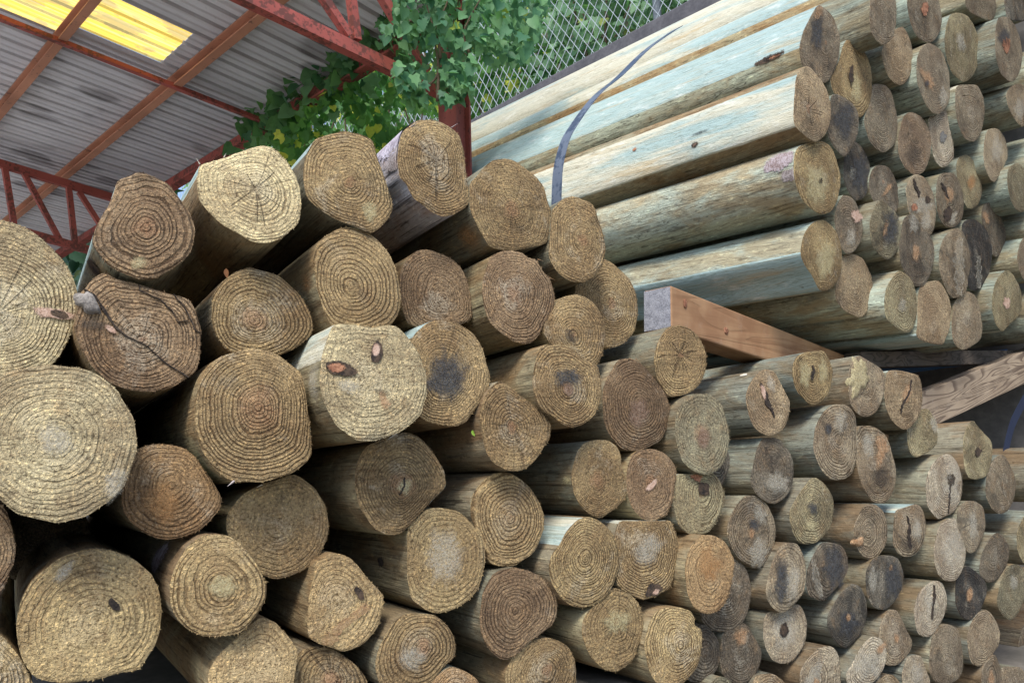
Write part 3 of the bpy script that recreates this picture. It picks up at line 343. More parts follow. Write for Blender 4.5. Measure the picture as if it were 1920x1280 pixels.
def make_stem():
    t=NT('post_side_wood',.82); info=t.info(); ob=t.obj(); v=offset_by_random(t,ob,info)
    base=info.outputs['Color']; cy=info.outputs['Alpha']; flat=t.add('ShaderNodeAttribute',attribute_name='flat').outputs['Fac']
    M=lambda f,c,k: t.mix(f,c,t.mix(1.0,c,k,'MULTIPLY'))
    n1=t.noise(t.vmap(v,(95,3.2,95)),1.0,6,.68,.5); n2=t.noise(t.vmap(v,(300,17,300)),1.0,4,.72); blot=t.noise(t.vmap(v,(10,4,10)),1.0,5,.65,.6); b2=t.noise(t.vmap(v,(26,9,26)),1.0,5,.7)
    b3=t.noise(t.vmap(v,(90,45,90)),1.0,4,.7)
    c=t.mix(t.step(blot,.38,.62),t.mix(1.0,base,(.80,.64,.48),'MULTIPLY'),t.mix(1.0,base,(1.02,1.09,1.06),'MULTIPLY'))
    c=t.mix(t.math('MULTIPLY',t.step(b2,.55,.70),.42),c,(.25,.17,.095))
    c=M(t.math('MULTIPLY',t.step(b2,.44,.30),.6),c,(.45,.46,.48))
    c=M(t.math('MULTIPLY',t.step(n1,.52,.66),.75),c,(.34,.30,.27))
    c=M(t.math('MULTIPLY',t.step(n2,.54,.70),.6),c,(1.9,1.85,1.7))
    c=M(t.math('MULTIPLY',t.step(n2,.45,.30),.75),c,(.30,.27,.25))
    c=M(t.math('MULTIPLY',t.step(b3,.57,.68),.65),c,(1.8,1.85,1.75)); c=M(t.math('MULTIPLY',t.step(b3,.44,.33),.6),c,(.4,.38,.35))
    sp=t.noise(t.vmap(v,(42,.9,42)),1.0,3,.55,.3); spl=t.math('MULTIPLY',t.step(t.math('ABSOLUTE',t.math('SUBTRACT',sp,.5)),.011,.004),t.step(blot,.42,.58))
    c=M(t.math('MULTIPLY',spl,.8),c,(.2,.18,.17))
    # sawn flats: pale wood with wandering grain, blue-green sky light put into the tint
    g=t.noise(t.vmap(v,(26,1.0,26)),1.0,3,.5,.8); gf=t.math('FRACT',t.math('MULTIPLY',g,20.0))
    gl=t.math('MULTIPLY',t.step(gf,.5,.9),t.step(gf,.93,1.0,1.0,0.0))
    tw=t.noise(t.vmap(v,(13,1.6,13)),1.0,4,.6,.5)
    tint=t.mix(t.step(t.math('ADD',tw,t.math('MULTIPLY',t.math('SUBTRACT',cy,.5),.45)),.42,.60),(.58,.555,.435),(.35,.46,.445))
    fc=M(t.math('MULTIPLY',gl,.5),tint,(.60,.58,.50))
    fc=t.mix(t.math('MULTIPLY',t.step(n1,.50,.66),.4),fc,(.40,.37,.27))
    fc=t.mix(t.math('MULTIPLY',t.step(b2,.54,.68),.45),fc,(.74,.74,.68))
    fc=t.mix(t.math('MULTIPLY',t.step(t.noise(t.vmap(v,(20,1.5,20)),1.0,5,.65),.57,.70),.6),fc,(.45,.32,.16))
    fc=M(t.math('MULTIPLY',t.step(n2,.46,.32),.6),fc,(.55,.52,.47)); fc=M(t.math('MULTIPLY',spl,.55),fc,(.45,.40,.35))
    c=t.mix(t.step(t.math('ADD',flat,t.math('MULTIPLY',t.math('SUBTRACT',b2,.5),.7)),.42,.58),c,fc)
    t.color(c)
    t.bump(t.math('ADD',t.math('MULTIPLY',n1,1.3),t.math('ADD',n2,t.math('ADD',b2,b3))),.7,.004); return t.m
def make_patch(name,c1,c2,rough=.85,sc_=60,ragged=True,amax=1.0,lo=.22,hi=.42):
    t=NT(name,rough); v=offset_by_random(t,t.obj(),t.info())
    n1=t.noise(v,sc_,4,.65); n2=t.noise(v,sc_*5,3,.7); n3=t.noise(v,48,5,.7)
    c=t.mix(t.step(t.math('ADD',t.math('MULTIPLY',n1,.6),t.math('MULTIPLY',n2,.4)),.40,.60),c1,c2)
    c=t.mix(t.math('MULTIPLY',t.step(n2,.45,.3),.7),c,tuple(x*.35 for x in c1))
    t.color(c); t.bump(t.math('ADD',n1,n2),.7,.002)
    if ragged:
        e=t.add('ShaderNodeAttribute',attribute_name='edge').outputs['Fac']
        f=t.math('ADD',e,t.math('ADD',t.math('MULTIPLY',t.math('SUBTRACT',n3,.5),1.1),t.math('MULTIPLY',t.math('SUBTRACT',n2,.5),.9)))
        n4=t.noise(v,260,3,.8)
        t.set(t.b.inputs['Alpha'],t.math('MULTIPLY',t.step(f,lo,hi),amax if amax==1.0 else t.step(n4,.32,.62,amax*.35,amax)))
    return t.m
def make_plank(name,c1,c2,cg,axis,freq=14,ga=.75):
    t=NT(name,.8); v=t.obj()
    s1=[60,60,60]; s1[axis]=2.0; s2=[14,14,14]; s2[axis]=.9
    n1=t.noise(t.vmap(v,tuple(s1)),1.0,4,.6); g=t.noise(t.vmap(v,tuple(s2)),1.0,2,.5,.5)
    f=t.math('FRACT',t.math('MULTIPLY',g,freq)); gl=t.math('MULTIPLY',t.step(f,.45,.85),t.step(f,.92,1.0,1.0,0.0))
    c=t.mix(t.step(t.noise(v,9,3),.35,.65),c1,c2)
    c=t.mix(t.math('MULTIPLY',gl,ga),c,cg); c=t.mix(t.math('MULTIPLY',t.step(n1,.52,.7),.45),c,cg); c=t.mix(t.math('MULTIPLY',t.step(t.noise(v,26,5,.7),.55,.7),.35),c,tuple(x*.75+.06 for x in c1))
    t.color(c); t.bump(t.math('ADD',n1,t.math('MULTIPLY',gl,-.6)),.4,.002); return t.m
def make_paint(name,c,rust=(.12,.045,.025),amt=.62,rough=.6):
    t=NT(name,rough); v=t.obj(); n1=t.noise(v,7,5,.65); n2=t.noise(v,55,3,.6)
    col=t.mix(t.step(t.noise(v,3,3),.35,.7),c,tuple(min(1,x*1.35) for x in c))
    k=t.step(t.math('ADD',t.math('MULTIPLY',n1,.62),t.math('MULTIPLY',n2,.42)),amt-.06,amt)
    t.color(t.mix(t.math('MULTIPLY',k,.85),col,rust)); t.bump(t.math('ADD',n2,t.math('MULTIPLY',k,-.6)),.25,.002); return t.m
def make_roof():
    t=NT('galvanised_sheet',.55); v=t.obj()
    st=t.noise(t.vmap(v,(1.6,26,8)),1.0,4,.6); b=t.noise(v,1.1,4,.6); sp=t.noise(v,30,3,.7)
    c=t.mix(t.step(b,.35,.7),(.66,.65,.67),(.50,.49,.52)); c=t.mix(t.math('MULTIPLY',t.step(st,.5,.75),.55),c,(.36,.31,.29))
    c=t.mix(t.math('MULTIPLY',t.step(st,.42,.25),.4),c,(.62,.60,.58)); c=t.mix(t.math('MULTIPLY',t.step(sp,.62,.75),.3),c,(.22,.2,.2))
    # dark damp marks beside the purlin
    vo=t.add('ShaderNodeTexVoronoi'); t.t.links.new(t.vmap(v,(3.0,5.2,1)),vo.inputs['Vector']); vo.inputs['Scale'].default_value=1.0
    dm=t.math('MULTIPLY',t.step(vo.outputs['Distance'],.40,.30),t.step(t.noise(v,1.3,2),.47,.53))
    c=t.mix(t.math('MULTIPLY',dm,.6),c,(.16,.145,.15))
    t.color(c); t.b.inputs['Metallic'].default_value=.0; t.bump(t.math('ADD',st,sp),.2,.003); return t.m
def make_skylight():
    t=NT('yellow_skylight_sheet',.5); v=t.obj()
    litter_noise=t.noise(t.vmap(v,(5,7,3)),1.0,5,.65); st=t.noise(t.vmap(v,(1.5,60,8)),1.0,3,.6)
    leaf=t.step(t.math('ADD',litter_noise,t.math('MULTIPLY',t.math('SUBTRACT',st,.5),.35)),.49,.57)  # leaf litter and its shade painted into the sheet colour
    c=t.mix(t.step(st,.4,.65),(.95,.62,.10),(.98,.78,.28)); c=t.mix(t.math('MULTIPLY',leaf,.55),c,(.35,.28,.16))
    tr=t.n.new('ShaderNodeBsdfTranslucent'); t.t.links.new(c,tr.inputs[0])
    ms=t.n.new('ShaderNodeMixShader'); ms.inputs[0].default_value=.88
    t.color(c); t.t.links.new(t.b.outputs[0],ms.inputs[1]); t.t.links.new(tr.outputs[0],ms.inputs[2])
    t.t.links.new(ms.outputs[0],t.n['Material Output'].inputs[0]); return t.m
def make_leaf(name,c1,c2,yel,yamt,trans=.45):
    t=NT(name,.5); a=t.add('ShaderNodeAttribute',attribute_name='lv').outputs['Fac']; v=t.obj()
    c=t.mix(a,c1,c2); c=t.mix(t.step(t.math('FRACT',t.math('MULTIPLY',a,17.3)),1-yamt-.002,1-yamt+.002),c,yel)
    c=t.mix(t.math('MULTIPLY',t.step(t.noise(v,40,3),.5,.7),.3),c,tuple(x*.5 for x in c1))
    t.color(c); tr=t.n.new('ShaderNodeBsdfTranslucent'); t.t.links.new(t.mix(1.0,c,(1.3,1.5,.7),'MULTIPLY'),tr.inputs[0])
    ms=t.n.new('ShaderNodeMixShader'); ms.inputs[0].default_value=trans
    t.t.links.new(t.b.outputs[0],ms.inputs[1]); t.t.links.new(tr.outputs[0],ms.inputs[2]); t.t.links.new(ms.outputs[0],t.n['Material Output'].inputs[0])
    return t.m
def make_plain(name,c1,c2,scale,rough=.9,metal=0.0,bump=.4):
    t=NT(name,rough); v=t.obj(); n1=t.noise(v,scale,5,.65); n2=t.noise(v,scale*9,3,.6)
    t.color(t.mix(t.step(t.math('ADD',t.math('MULTIPLY',n1,.65),t.math('MULTIPLY',n2,.35)),.36,.64),c1,c2)); t.b.inputs['Metallic'].default_value=metal
    t.bump(t.math('ADD',n1,t.math('MULTIPLY',n2,.5)),bump,.004); return t.m
M_END=make_cut_end(); M_SIDE=make_stem()
M_KNOT=make_patch('knot_wood',(.20,.08,.045),(.42,.21,.12),lo=.15,hi=.6); M_HEART=make_patch('brown_heart',(.18,.105,.07),(.32,.22,.155),.9,110,amax=.85,lo=.1,hi=.9); M_DARK=make_patch('dark_crack',(.018,.014,.012),(.055,.04,.03)); M_RIM=make_patch('knot_rim',(.02,.016,.014),(.09,.06,.04))
M_TORN=make_patch('torn_wood',(.36,.20,.10),(.55,.36,.21),.85,90,lo=.12,hi=.95,amax=.8); M_PALE=make_patch('pale_resin_wood',(.55,.5,.4),(.72,.68,.58),.85,120); M_BARK=make_patch('grey_bark',(.16,.14,.125),(.30,.27,.24),.9,70,False); M_PURP=make_patch('purple_bark',(.20,.14,.13),(.42,.36,.38),.9,60)
M_CHIP=make_patch('pink_chip',(.40,.25,.18),(.56,.40,.31),.8,90,lo=.12,hi=.7); M_GREYP=make_patch('grey_heart',(.13,.125,.115),(.22,.21,.19),.9,120)
SOFT=dict(ragged=True,lo=.12,hi=1.0)
M_STRAW=make_patch('straw_bloom',(.50,.42,.22),(.66,.58,.34),.9,120,amax=.62,**SOFT); M_ORANGE=make_patch('orange_bloom',(.36,.18,.07),(.50,.28,.12),.9,110,amax=.66,**SOFT); M_BLUES=make_patch('blue_black_stain',(.035,.037,.042),(.085,.085,.085),.9,90,amax=.9,**SOFT)
M_BLOOM=make_patch('pale_bloom',(.50,.46,.36),(.72,.67,.55),.9,120,amax=.42,**SOFT); M_ROT=make_patch('dark_rot',(.04,.032,.028),(.10,.08,.06),.9,80,amax=.62,**SOFT)
M_PURP2=make_patch('lilac_bark',(.30,.26,.30),(.58,.53,.60),.9,45); M_BARKS=make_patch('bark_scale',(.20,.16,.15),(.40,.35,.34),.9,50)
# ------------------------------------------------------------------ logs
VP={'left':(25,920),'right':(25,920),'back':(25,920),'top':(-180,815)}
PACK=1.25
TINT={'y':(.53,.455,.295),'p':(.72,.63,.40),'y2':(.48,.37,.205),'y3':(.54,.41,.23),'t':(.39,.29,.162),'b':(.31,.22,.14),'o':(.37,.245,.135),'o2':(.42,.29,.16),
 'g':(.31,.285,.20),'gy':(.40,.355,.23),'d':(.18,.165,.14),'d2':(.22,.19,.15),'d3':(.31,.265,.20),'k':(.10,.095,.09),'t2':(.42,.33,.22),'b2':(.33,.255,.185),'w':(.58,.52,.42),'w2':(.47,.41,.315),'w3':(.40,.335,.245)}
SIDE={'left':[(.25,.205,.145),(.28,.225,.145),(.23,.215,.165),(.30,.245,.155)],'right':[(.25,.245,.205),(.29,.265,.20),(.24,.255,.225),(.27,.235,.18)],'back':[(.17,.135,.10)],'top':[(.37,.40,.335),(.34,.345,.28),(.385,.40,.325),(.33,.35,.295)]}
SIDEX={'L92':(.36,.29,.21),'L7':(.44,.40,.44),'U3':(.43,.44,.365),'U1':(.34,.335,.25),'U2':(.30,.25,.17),'U0':(.42,.33,.20),'U4':(.42,.47,.42),'U-1':(.46,.43,.34)}
FLATC={'U2':.48,'U1':.85,'U0':.6,'U4':1.2,'U-1':.35,'L4':.9,'L5':.7,'L6':.8,'L17':.2,'L18':.9,'L16':.5}
def frame(pile):
    a=_n(ray(*VP[pile])); ex=_n(a.cross(Vector((0,0,1)))); ez=ex.cross(a); return a,ex,ez
def smooth_loop(pts,N):
    cx=sum(p[0] for p in pts)/len(pts); cy=sum(p[1] for p in pts)/len(pts)
    pts=sorted(pts,key=lambda p:math.atan2(p[1]-cy,p[0]-cx)); n=len(pts); dense=[]
    for i in range(n):
        p0,p1,p2,p3=pts[i-1],pts[i],pts[(i+1)%n],pts[(i+2)%n]
        for k in range(8):
            t=k/8; t2=t*t; t3=t2*t
            h=lambda a,b,c,d: b+.5*.8*(( -a+c)*t)+(.8*(a-.5*0)*0)+0
            # Catmull-Rom with tension .8
            m1=((p2[0]-p0[0])*.4,(p2[1]-p0[1])*.4); m2=((p3[0]-p1[0])*.4,(p3[1]-p1[1])*.4)
            a=2*t3-3*t2+1; b=t3-2*t2+t; c=-2*t3+3*t2; d=t3-t2
            dense.append((a*p1[0]+b*m1[0]+c*p2[0]+d*m2[0],a*p1[1]+b*m1[1]+c*p2[1]+d*m2[1]))
    L=[0]
    for i in range(len(dense)):
        q,w=dense[i],dense[(i+1)%len(dense)]; L.append(L[-1]+math.hypot(w[0]-q[0],w[1]-q[1]))
    out=[]; j=0
    for k in range(N):
        s=L[-1]*k/N
        while L[j+1]<s: j+=1
        f=(s-L[j])/max(1e-9,L[j+1]-L[j]); q,w=dense[j],dense[(j+1)%len(dense)]
        out.append((q[0]+(w[0]-q[0])*f,q[1]+(w[1]-q[1])*f))
    return out
FR=(.10,.22,.36,.5,.64,.77,.88,.955,1.0)
ENDS={}; STEMS={}
TILT={'L5':(-.10,.16),'L17':(-.03,.08),'L30':(.05,.05),'L28':(.02,.10),'L1':(.0,.05),'L41':(.02,.02),'L14':(.02,-.05)}
def build_log(l,idx):
    pile=l['pile']; a,ex,ez=frame(pile); s=DEPTH[l['i']]*(PACK if pile=='top' else 1)
    pts=l['pts']; cx=sum(p[0] for p in pts)/len(pts); cy=sum(p[1] for p in pts)/len(pts)
    r=ray(cx,cy); C=CAM+r*(s/r.dot(a))
    rr=random.Random(idx*31+5); tx,tz=TILT.get(l['i'],(rr.uniform(-.05,.05),rr.uniform(-.05,.05)))
    nrm=_n(-a+ex*tx+ez*tz)
    N=72 if pile=='left' else 48
    loop=smooth_loop(pts,N)
    O=onPlane(*l['pith'],C,nrm)
    R=Matrix((ex,a,ez)).transposed()
    inv=R.transposed()
    Q=[inv@(onPlane(px,py,C,nrm)-O) for px,py in loop]
    # small raggedness of the sawn rim
    cen=sum(Q,Vector())/N
    sd=idx*7.7
    Q=[cen+(q-cen)*(1+.012*noise.noise(Vector((q.x*60,q.z*60,sd)))+.008*noise.noise(Vector((q.x*190,q.z*190,sd)))) for q in Q]
    Rm=sum((q).length for q in Q)/N
    root=empty('timber_log' if pile=='left' else 'timber_post',O,l['label'],'log' if pile=='left' else 'post',{'left':'logs in the lower left stack','right':'posts in the lower right stack','back':'posts deep behind the lower right stack','top':'posts in the strapped upper bundle'}[pile],R)
    ENDS[l['i']]=(root,C,nrm,R,O)
    # flats
    fl=[0.0]*N
    for A,B in l['flats']:
        ia=min(range(N),key=lambda k:(loop[k][0]-A[0])**2+(loop[k][1]-A[1])**2); ib=min(range(N),key=lambda k:(loop[k][0]-B[0])**2+(loop[k][1]-B[1])**2)
        if (ib-ia)%N>(ia-ib)%N: ia,ib=ib,ia
        for k in range((ib-ia)%N+1): fl[(ia+k)%N]=1.0
    # cut end
    V=[Vector((0,0,0))]; ring=[0.0]; ln=inv@nrm
    for f in FR:
        for q in Q:
            p=q*f; back=.0016 if f==1.0 else 0
            jit=.0011*noise.noise(Vector((p.x*70,p.z*70,sd)))+.0007*noise.noise(Vector((p.x*200,p.z*200,sd)))
            V.append(p+ln*(jit-back)); ring.append(.55*f*Rm+.45*p.length)
    F=[[0,1+(k+1)%N,1+k] for k in range(N)]
    for i in range(len(FR)-1):
        b0=1+i*N; b1=b0+N
        for k in range(N): F.append([b0+k,b0+(k+1)%N,b1+(k+1)%N,b1+k])
    # splinter fringe
    nw=110 if pile=='left' else 26
    for w in range(nw):
        k=rr.randrange(N); 
        if rr.random()<.55 and noise.noise(Vector((Q[k].x*14,Q[k].z*14,sd+3)))<0: continue
        q=Q[k]; q2=Q[(k+1)%N]; tdir=(q2-q).normalized(); out=(q-cen).normalized()
        p=q+(q2-q)*rr.random(); le=rr.uniform(.0006,.0020)*(2.2 if rr.random()<.06 else 1); b=len(V)
        tip=p+out*le+tdir*rr.uniform(-.004,.004)+ln*rr.uniform(-.003,.003)
        V+= [p-tdir*.0006-out*.001,p+tdir*.0006-out*.001,tip]; ring+=[Rm]*3; F.append([b,b+1,b+2])
    e=meshobj('cut_end',V,F,M_END,root,True)
    at=e.data.attributes.new('ring','FLOAT','POINT'); at.data.foreach_set('value',ring)
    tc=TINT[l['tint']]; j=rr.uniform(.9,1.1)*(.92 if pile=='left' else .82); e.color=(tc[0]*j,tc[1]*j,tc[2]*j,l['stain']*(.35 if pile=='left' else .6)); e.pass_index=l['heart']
    # stem
    Ln={'left':1.55,'right':1.25,'top':1.75,'back':1.2}[pile]*rr.uniform(.97,1.03)
    Ln+={'U-1':1.2,'U0':.7,'U1':.3}.get(l['i'],0)
    sdv=inv@_n(ray(-400,862)) if pile=='top' else Vector((0,1,0))
    sdv=sdv/sdv.y
    rows=[0,.006,.03,.07,.12,.19,.28,.4,.55,.75,1.0,Ln] if Ln>1.0 else [0,Ln]
    tp=rr.uniform(-.02,.05); V=[]; fa=[]
    for d in rows:
        for k,q in enumerate(Q):
            o=(q-cen)
            am=1+tp*d*(1 if pile!='top' else .3)+(0 if d==0 else (.022*noise.noise(Vector((q.x*22,d*3.2+sd,q.z*22)))+.012*noise.noise(Vector((q.x*60,d*9+sd,q.z*60))))*(1-.85*fl[k])*min(1,d*12))
            V.append(cen+o*am+sdv*d-(ln*.0016 if d==0 else Vector()) ); fa.append(fl[k])
    F=[]
    for i in range(len(rows)-1):
        for k in range(N): F.append([i*N+k,i*N+(k+1)%N,(i+1)*N+(k+1)%N,(i+1)*N+k])
    F.append([(len(rows)-1)*N+k for k in range(N)])
    st=meshobj('stem',V,F,M_SIDE,root,True)
    at=st.data.attributes.new('flat','FLOAT','POINT'); at.data.foreach_set('value',fa)
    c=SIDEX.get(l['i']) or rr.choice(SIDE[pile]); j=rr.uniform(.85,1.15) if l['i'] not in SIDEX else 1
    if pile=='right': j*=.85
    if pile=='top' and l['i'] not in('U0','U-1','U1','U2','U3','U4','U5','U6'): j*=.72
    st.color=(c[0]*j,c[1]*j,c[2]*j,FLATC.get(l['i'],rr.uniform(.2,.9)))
    STEMS[l['i']]=(root,Q,cen,tp*(1 if pile!='top' else .3),R,O,sdv)
    # smooth shading would round the sawn edge of a flat: split there
    st.data.polygons.foreach_set('use_smooth',[True]*len(F))
    if l['flats']:
        ed={}
        for k in range(N):
            if fl[k]!=fl[(k+1)%N]: ed[k if fl[k] else (k+1)%N]=1
        for edg in st.data.edges:
            x,y=edg.vertices
            if x%N==y%N and (x%N) in ed: edg.use_edge_sharp=True
    return root
for i_,l in enumerate(LOGS): build_log(l,i_)

def patch(i,name,pts,mat,h=.0006,label=None,N=36,rag=.30,lift=0.0):
    """a knot, stain or torn piece on a cut end, traced on the face it belongs to"""
    root,C,nrm,R,O=ENDS[i]; inv=R.transposed(); ln=inv@nrm
    loop=smooth_loop(pts,N)
    Q=[inv@(onPlane(px,py,C,nrm)-O)+ln*lift for px,py in loop]; cen=sum(Q,Vector())/N
    Q=[cen+(q-cen)*(1.12+rag*noise.noise(Vector((q.x*130,q.z*130,len(name)*1.3)))+rag*1.5*noise.noise(Vector((q.x*55,q.z*55,pts[0][0]*.37)))) for q in Q]
    V=[q+ln*(.0022 if h<.002 else -.004) for q in Q]; ed=[0.0 if h<.002 else .9]*N
    for f,e_ in ((.8,.35),(.55,.75),(.25,1.0)):
        V+=[cen+(q-cen)*f+ln*(.0022+(h if h>=.002 else 0)*(.7 if f>.7 else 1)) for q in Q]; ed+=[e_ if h<.002 else 1.0]*N
    V.append(cen+ln*(.0022+(h if h>=.002 else 0))); ed.append(1.0); F=[]
    for r_ in range(3):
        for k in range(N): F.append([r_*N+k,r_*N+(k+1)%N,(r_+1)*N+(k+1)%N,(r_+1)*N+k])
    for k in range(N): F.append([3*N+k,3*N+(k+1)%N,4*N])
    o=meshobj(name,V,F,mat,root,True)
    at=o.data.attributes.new('edge','FLOAT','POINT'); at.data.foreach_set('value',ed)
    if label: o['label']=label
    return o
def topx(p):
    d=p-CAM; z=d.dot(fwd); return 960+1387*d.dot(right)/z,640+1387*d.dot(down)/z
def side(i,name,px,py,ra,rd,mat,label=None):
    """a knot or bark patch on the side of a log, centred where it is seen"""
    root,Q,cen,tp,R,O,sdv=STEMS[i]; N=len(Q); best=(1e9,0,0)
    pos=lambda k,d: cen+(Q[int(k)%N].lerp(Q[(int(k)+1)%N],k-int(k))-cen)*(1+tp*d)+sdv*d
    for k in range(N):
        nn=R@((Q[k]-cen).normalized())
        for q in range(70):
            d=.01+q*.015; w=O+R@pos(k,d)
            if nn.dot(CAM-w)<0: continue
            x,y=topx(w); e=(x-px)**2+(y-py)**2
            if e<best[0]: best=(e,k,d)
    _,k0,d0=best; per=sum((Q[(j+1)%N]-Q[j]).length for j in range(N))/N
    V=[];ed=[];F=[]; na,nd=9,13
    for a in range(na):
        for b in range(nd):
            u=(a/(na-1)*2-1); w=(b/(nd-1)*2-1); k=(k0+u*ra/per)%N; d=max(.002,d0+w*rd); p=pos(k,d)
            c2=cen+sdv*d; V.append(p+(Vector((p.x-c2.x,0,p.z-c2.z)).normalized())*.0024); ed.append(max(0,1-math.hypot(u,w))*1.15)
    for a in range(na-1):
        for b in range(nd-1): F.append([a*nd+b,(a+1)*nd+b,(a+1)*nd+b+1,a*nd+b+1])
    o=meshobj(name,V,F,mat,root,True); at=o.data.attributes.new('edge','FLOAT','POINT'); at.data.foreach_set('value',ed)
    if label: o['label']=label
def ell(cx,cy,rx,ry,n=12,rot=0.0):
    return [(cx+rx*math.cos(a)*math.cos(rot)-ry*math.sin(a)*math.sin(rot),cy+rx*math.cos(a)*math.sin(rot)+ry*math.sin(a)*math.cos(rot)) for a in [2*math.pi*k/n for k in range(n)]]
def E(*a,**k): return ell(*a,**k)
def slit(*pts):
    """thin closed outline round a polyline of (x,y,halfwidth)"""
    up=[];dn=[]
    for i,(x,y,w) in enumerate(pts):
        x0,y0=pts[max(i-1,0)][:2]; x1,y1=pts[min(i+1,len(pts)-1)][:2]; L=math.hypot(x1-x0,y1-y0)
        nx,ny=-(y1-y0)/L,(x1-x0)/L; up.append((x+nx*w,y+ny*w)); dn.append((x-nx*w,y-ny*w))
    return up+dn[::-1]
def strip(i,name,mat,*pts,h=.0012,label=None):
    """crack or streak following a line on a cut end"""
    root,C,nrm,R,O=ENDS[i]; inv=R.transposed(); ln=inv@nrm; rr=random.Random(len(pts)*13+int(pts[0][0]))
    fine=[]
    for k in range(len(pts)-1):
        for s_ in range(5):
            f=s_/5; fine.append(tuple(pts[k][q]+(pts[k+1][q]-pts[k][q])*f for q in range(3)))
    fine.append(pts[-1]); n=len(fine); h=max(h,.0024); o=slit(*[(x+rr.uniform(-.9,.9),y+rr.uniform(-.6,.6),w*rr.uniform(.4,.95)) for x,y,w in fine])
    Q=[inv@(onPlane(px,py,C,nrm)-O) for px,py in o]
    V=[q+ln*h for q in Q]+[q-ln*.004 for q in Q]; m_=2*n
    F=[[k,k+1,m_-2-k,m_-1-k] for k in range(n-1)]+[[k,(k+1)%m_,m_+(k+1)%m_,m_+k] for k in range(m_)]
    ob_=meshobj(name,V,F,mat,root); at=ob_.data.attributes.new('edge','FLOAT','POINT'); at.data.foreach_set('value',[.55]*len(V))
    if label: ob_['label']=label
    return ob_
# knots, splits, torn wood and stains that single the ends out
patch('L17','knot',E(637,691,31,15,rot=.18),M_RIM,rag=.12,label='dark-rimmed oval knot at left'); patch('L17','knot_heart',E(629,690,18,10,rot=.1),M_KNOT,rag=.12,lift=.0006)
patch('L17','knot',E(705,662,12,22,rot=.12),M_RIM,rag=.12,label='dark-rimmed upright knot'); patch('L17','knot_heart',E(704,657,7.5,14,rot=.1),M_CHIP,rag=.12,lift=.0006)
patch('L17','resin_smear',E(720,752,10,22,rot=-.4),M_TORN); patch('L17','dark_smudge',E(718,736,17,7,rot=.2),M_ROT); patch('L17','pale_halo',E(655,725,24,14,rot=.3),M_BLOOM)
patch('L1','knot',E(100,588,42,11,rot=.18),M_CHIP,label='reddish spindle knot'); patch('L1','knot_heart',E(112,590,20,8,rot=.3),M_RIM,lift=.0006)
strip('L3','crack',M_DARK,(158,542,1.5),(178,556,3),(200,590,4.5),(215,612,2.5),(240,632,1.4),(270,645,1),(310,680,1.6),(354,708,1.4))
strip('L3','crack',M_DARK,(260,533,.8),(262,545,1.2),(300,562,1.1),(322,582,1),(333,604,1),(352,601,.7))
strip('L3','crack',M_DARK,(325,552,.8),(345,575,1.3),(357,600,1.5),(366,620,1.2),(375,624,.7))
patch('L3','bark_flap',[(144,556),(158,541),(170,545),(178,560),(190,580),(188,595),(172,589),(158,586),(147,576)],M_BARK,.007,'broken grey flap of bark',rag=.35)
patch('L3','torn_splinter',E(206,616,14,6,rot=.6),M_CHIP); patch('L3','dark_rot',E(178,610,34,12,rot=.15),M_ROT)
patch('L25','dark_hole',E(214,1133,8,14,rot=-.7),M_DARK); patch('L25','pale_bloom',E(118,1072,34,12,rot=-.75),M_BLOOM)
patch('L2','pale_bloom',E(218,900,20,40,rot=.5),M_BLOOM); patch('L2','pale_bloom',E(105,825,40,34),M_BLOOM); patch('L6','yellow_bloom',E(692,396,16,22,rot=-.5),M_STRAW); patch('L4','yellow_bloom',E(260,492,16,14),M_STRAW)
patch('L24','yellow_bloom',E(415,1098,34,26),M_STRAW); patch('L32','pale_bloom',E(832,1040,38,58),M_BLOOM); patch('L33','pale_bloom',E(770,1232,28,24),M_BLOOM)
strip('L30','resin_streak',M_TORN,(604,1204,7),(620,1197,14),(638,1174,15),(658,1160,8),(676,1146,10),(690,1134,7),label='orange resin streak')
patch('L30','dark_knot',E(673,1112,7,15,rot=-.5),M_RIM)
patch('L40','yellow_bloom',E(1155,1165,26,28),M_STRAW); patch('L41','pale_bloom',E(1215,1030,26,38,rot=.5),M_BLOOM); patch('L46','orange_bloom',E(1328,1060,26,38),M_ORANGE); patch('L22','orange_bloom',E(300,940,40,40),M_ORANGE)
patch('L42','heart_slash',E(1222,908,6,17,rot=.75),M_CHIP)
patch('L43','heartwood',E(1317,819,13,22),M_HEART); patch('L19','heartwood',E(1065,728,12,13),M_HEART); patch('L19','blue_stain',E(1062,706,30,20),M_BLUES); patch('L11','dark_sliver',E(1068,628,10,17,rot=-.4),M_ROT)
patch('L18','blue_stain',E(832,705,44,58),M_BLUES)
patch('L41','chipped_corner',[(1210,1100),(1222,1092),(1238,1094),(1241,1104),(1232,1116),(1215,1121),(1208,1114)],M_RIM); patch('L41','torn_chip',E(1228,1108,9,6,rot=-.5),M_CHIP,lift=.0006)
patch('L44','red_smear',[(1294,891),(1306,889),(1316,892),(1311,905),(1302,901)],M_KNOT); patch('L44','purple_heart',E(1318,915,12,16),M_RIM)
strip('L80','split',M_DARK,(1426,718,2),(1433,735,5),(1438,757,5),(1446,768,4),(1451,783,1.6)); patch('L80','torn_wood',E(1430,735,5,15,rot=-.25),M_CHIP,lift=.0004); patch('L80','pale_bloom',E(1445,720,9,22,rot=-.2),M_BLOOM)
strip('L81','split',M_DARK,(1523,685,1),(1525,695,3),(1522,705,4),(1521,713,2)); patch('L81','yellow_bloom',E(1508,700,12,30),M_STRAW); patch('L81','yellow_bloom',E(1542,695,10,24),M_STRAW)
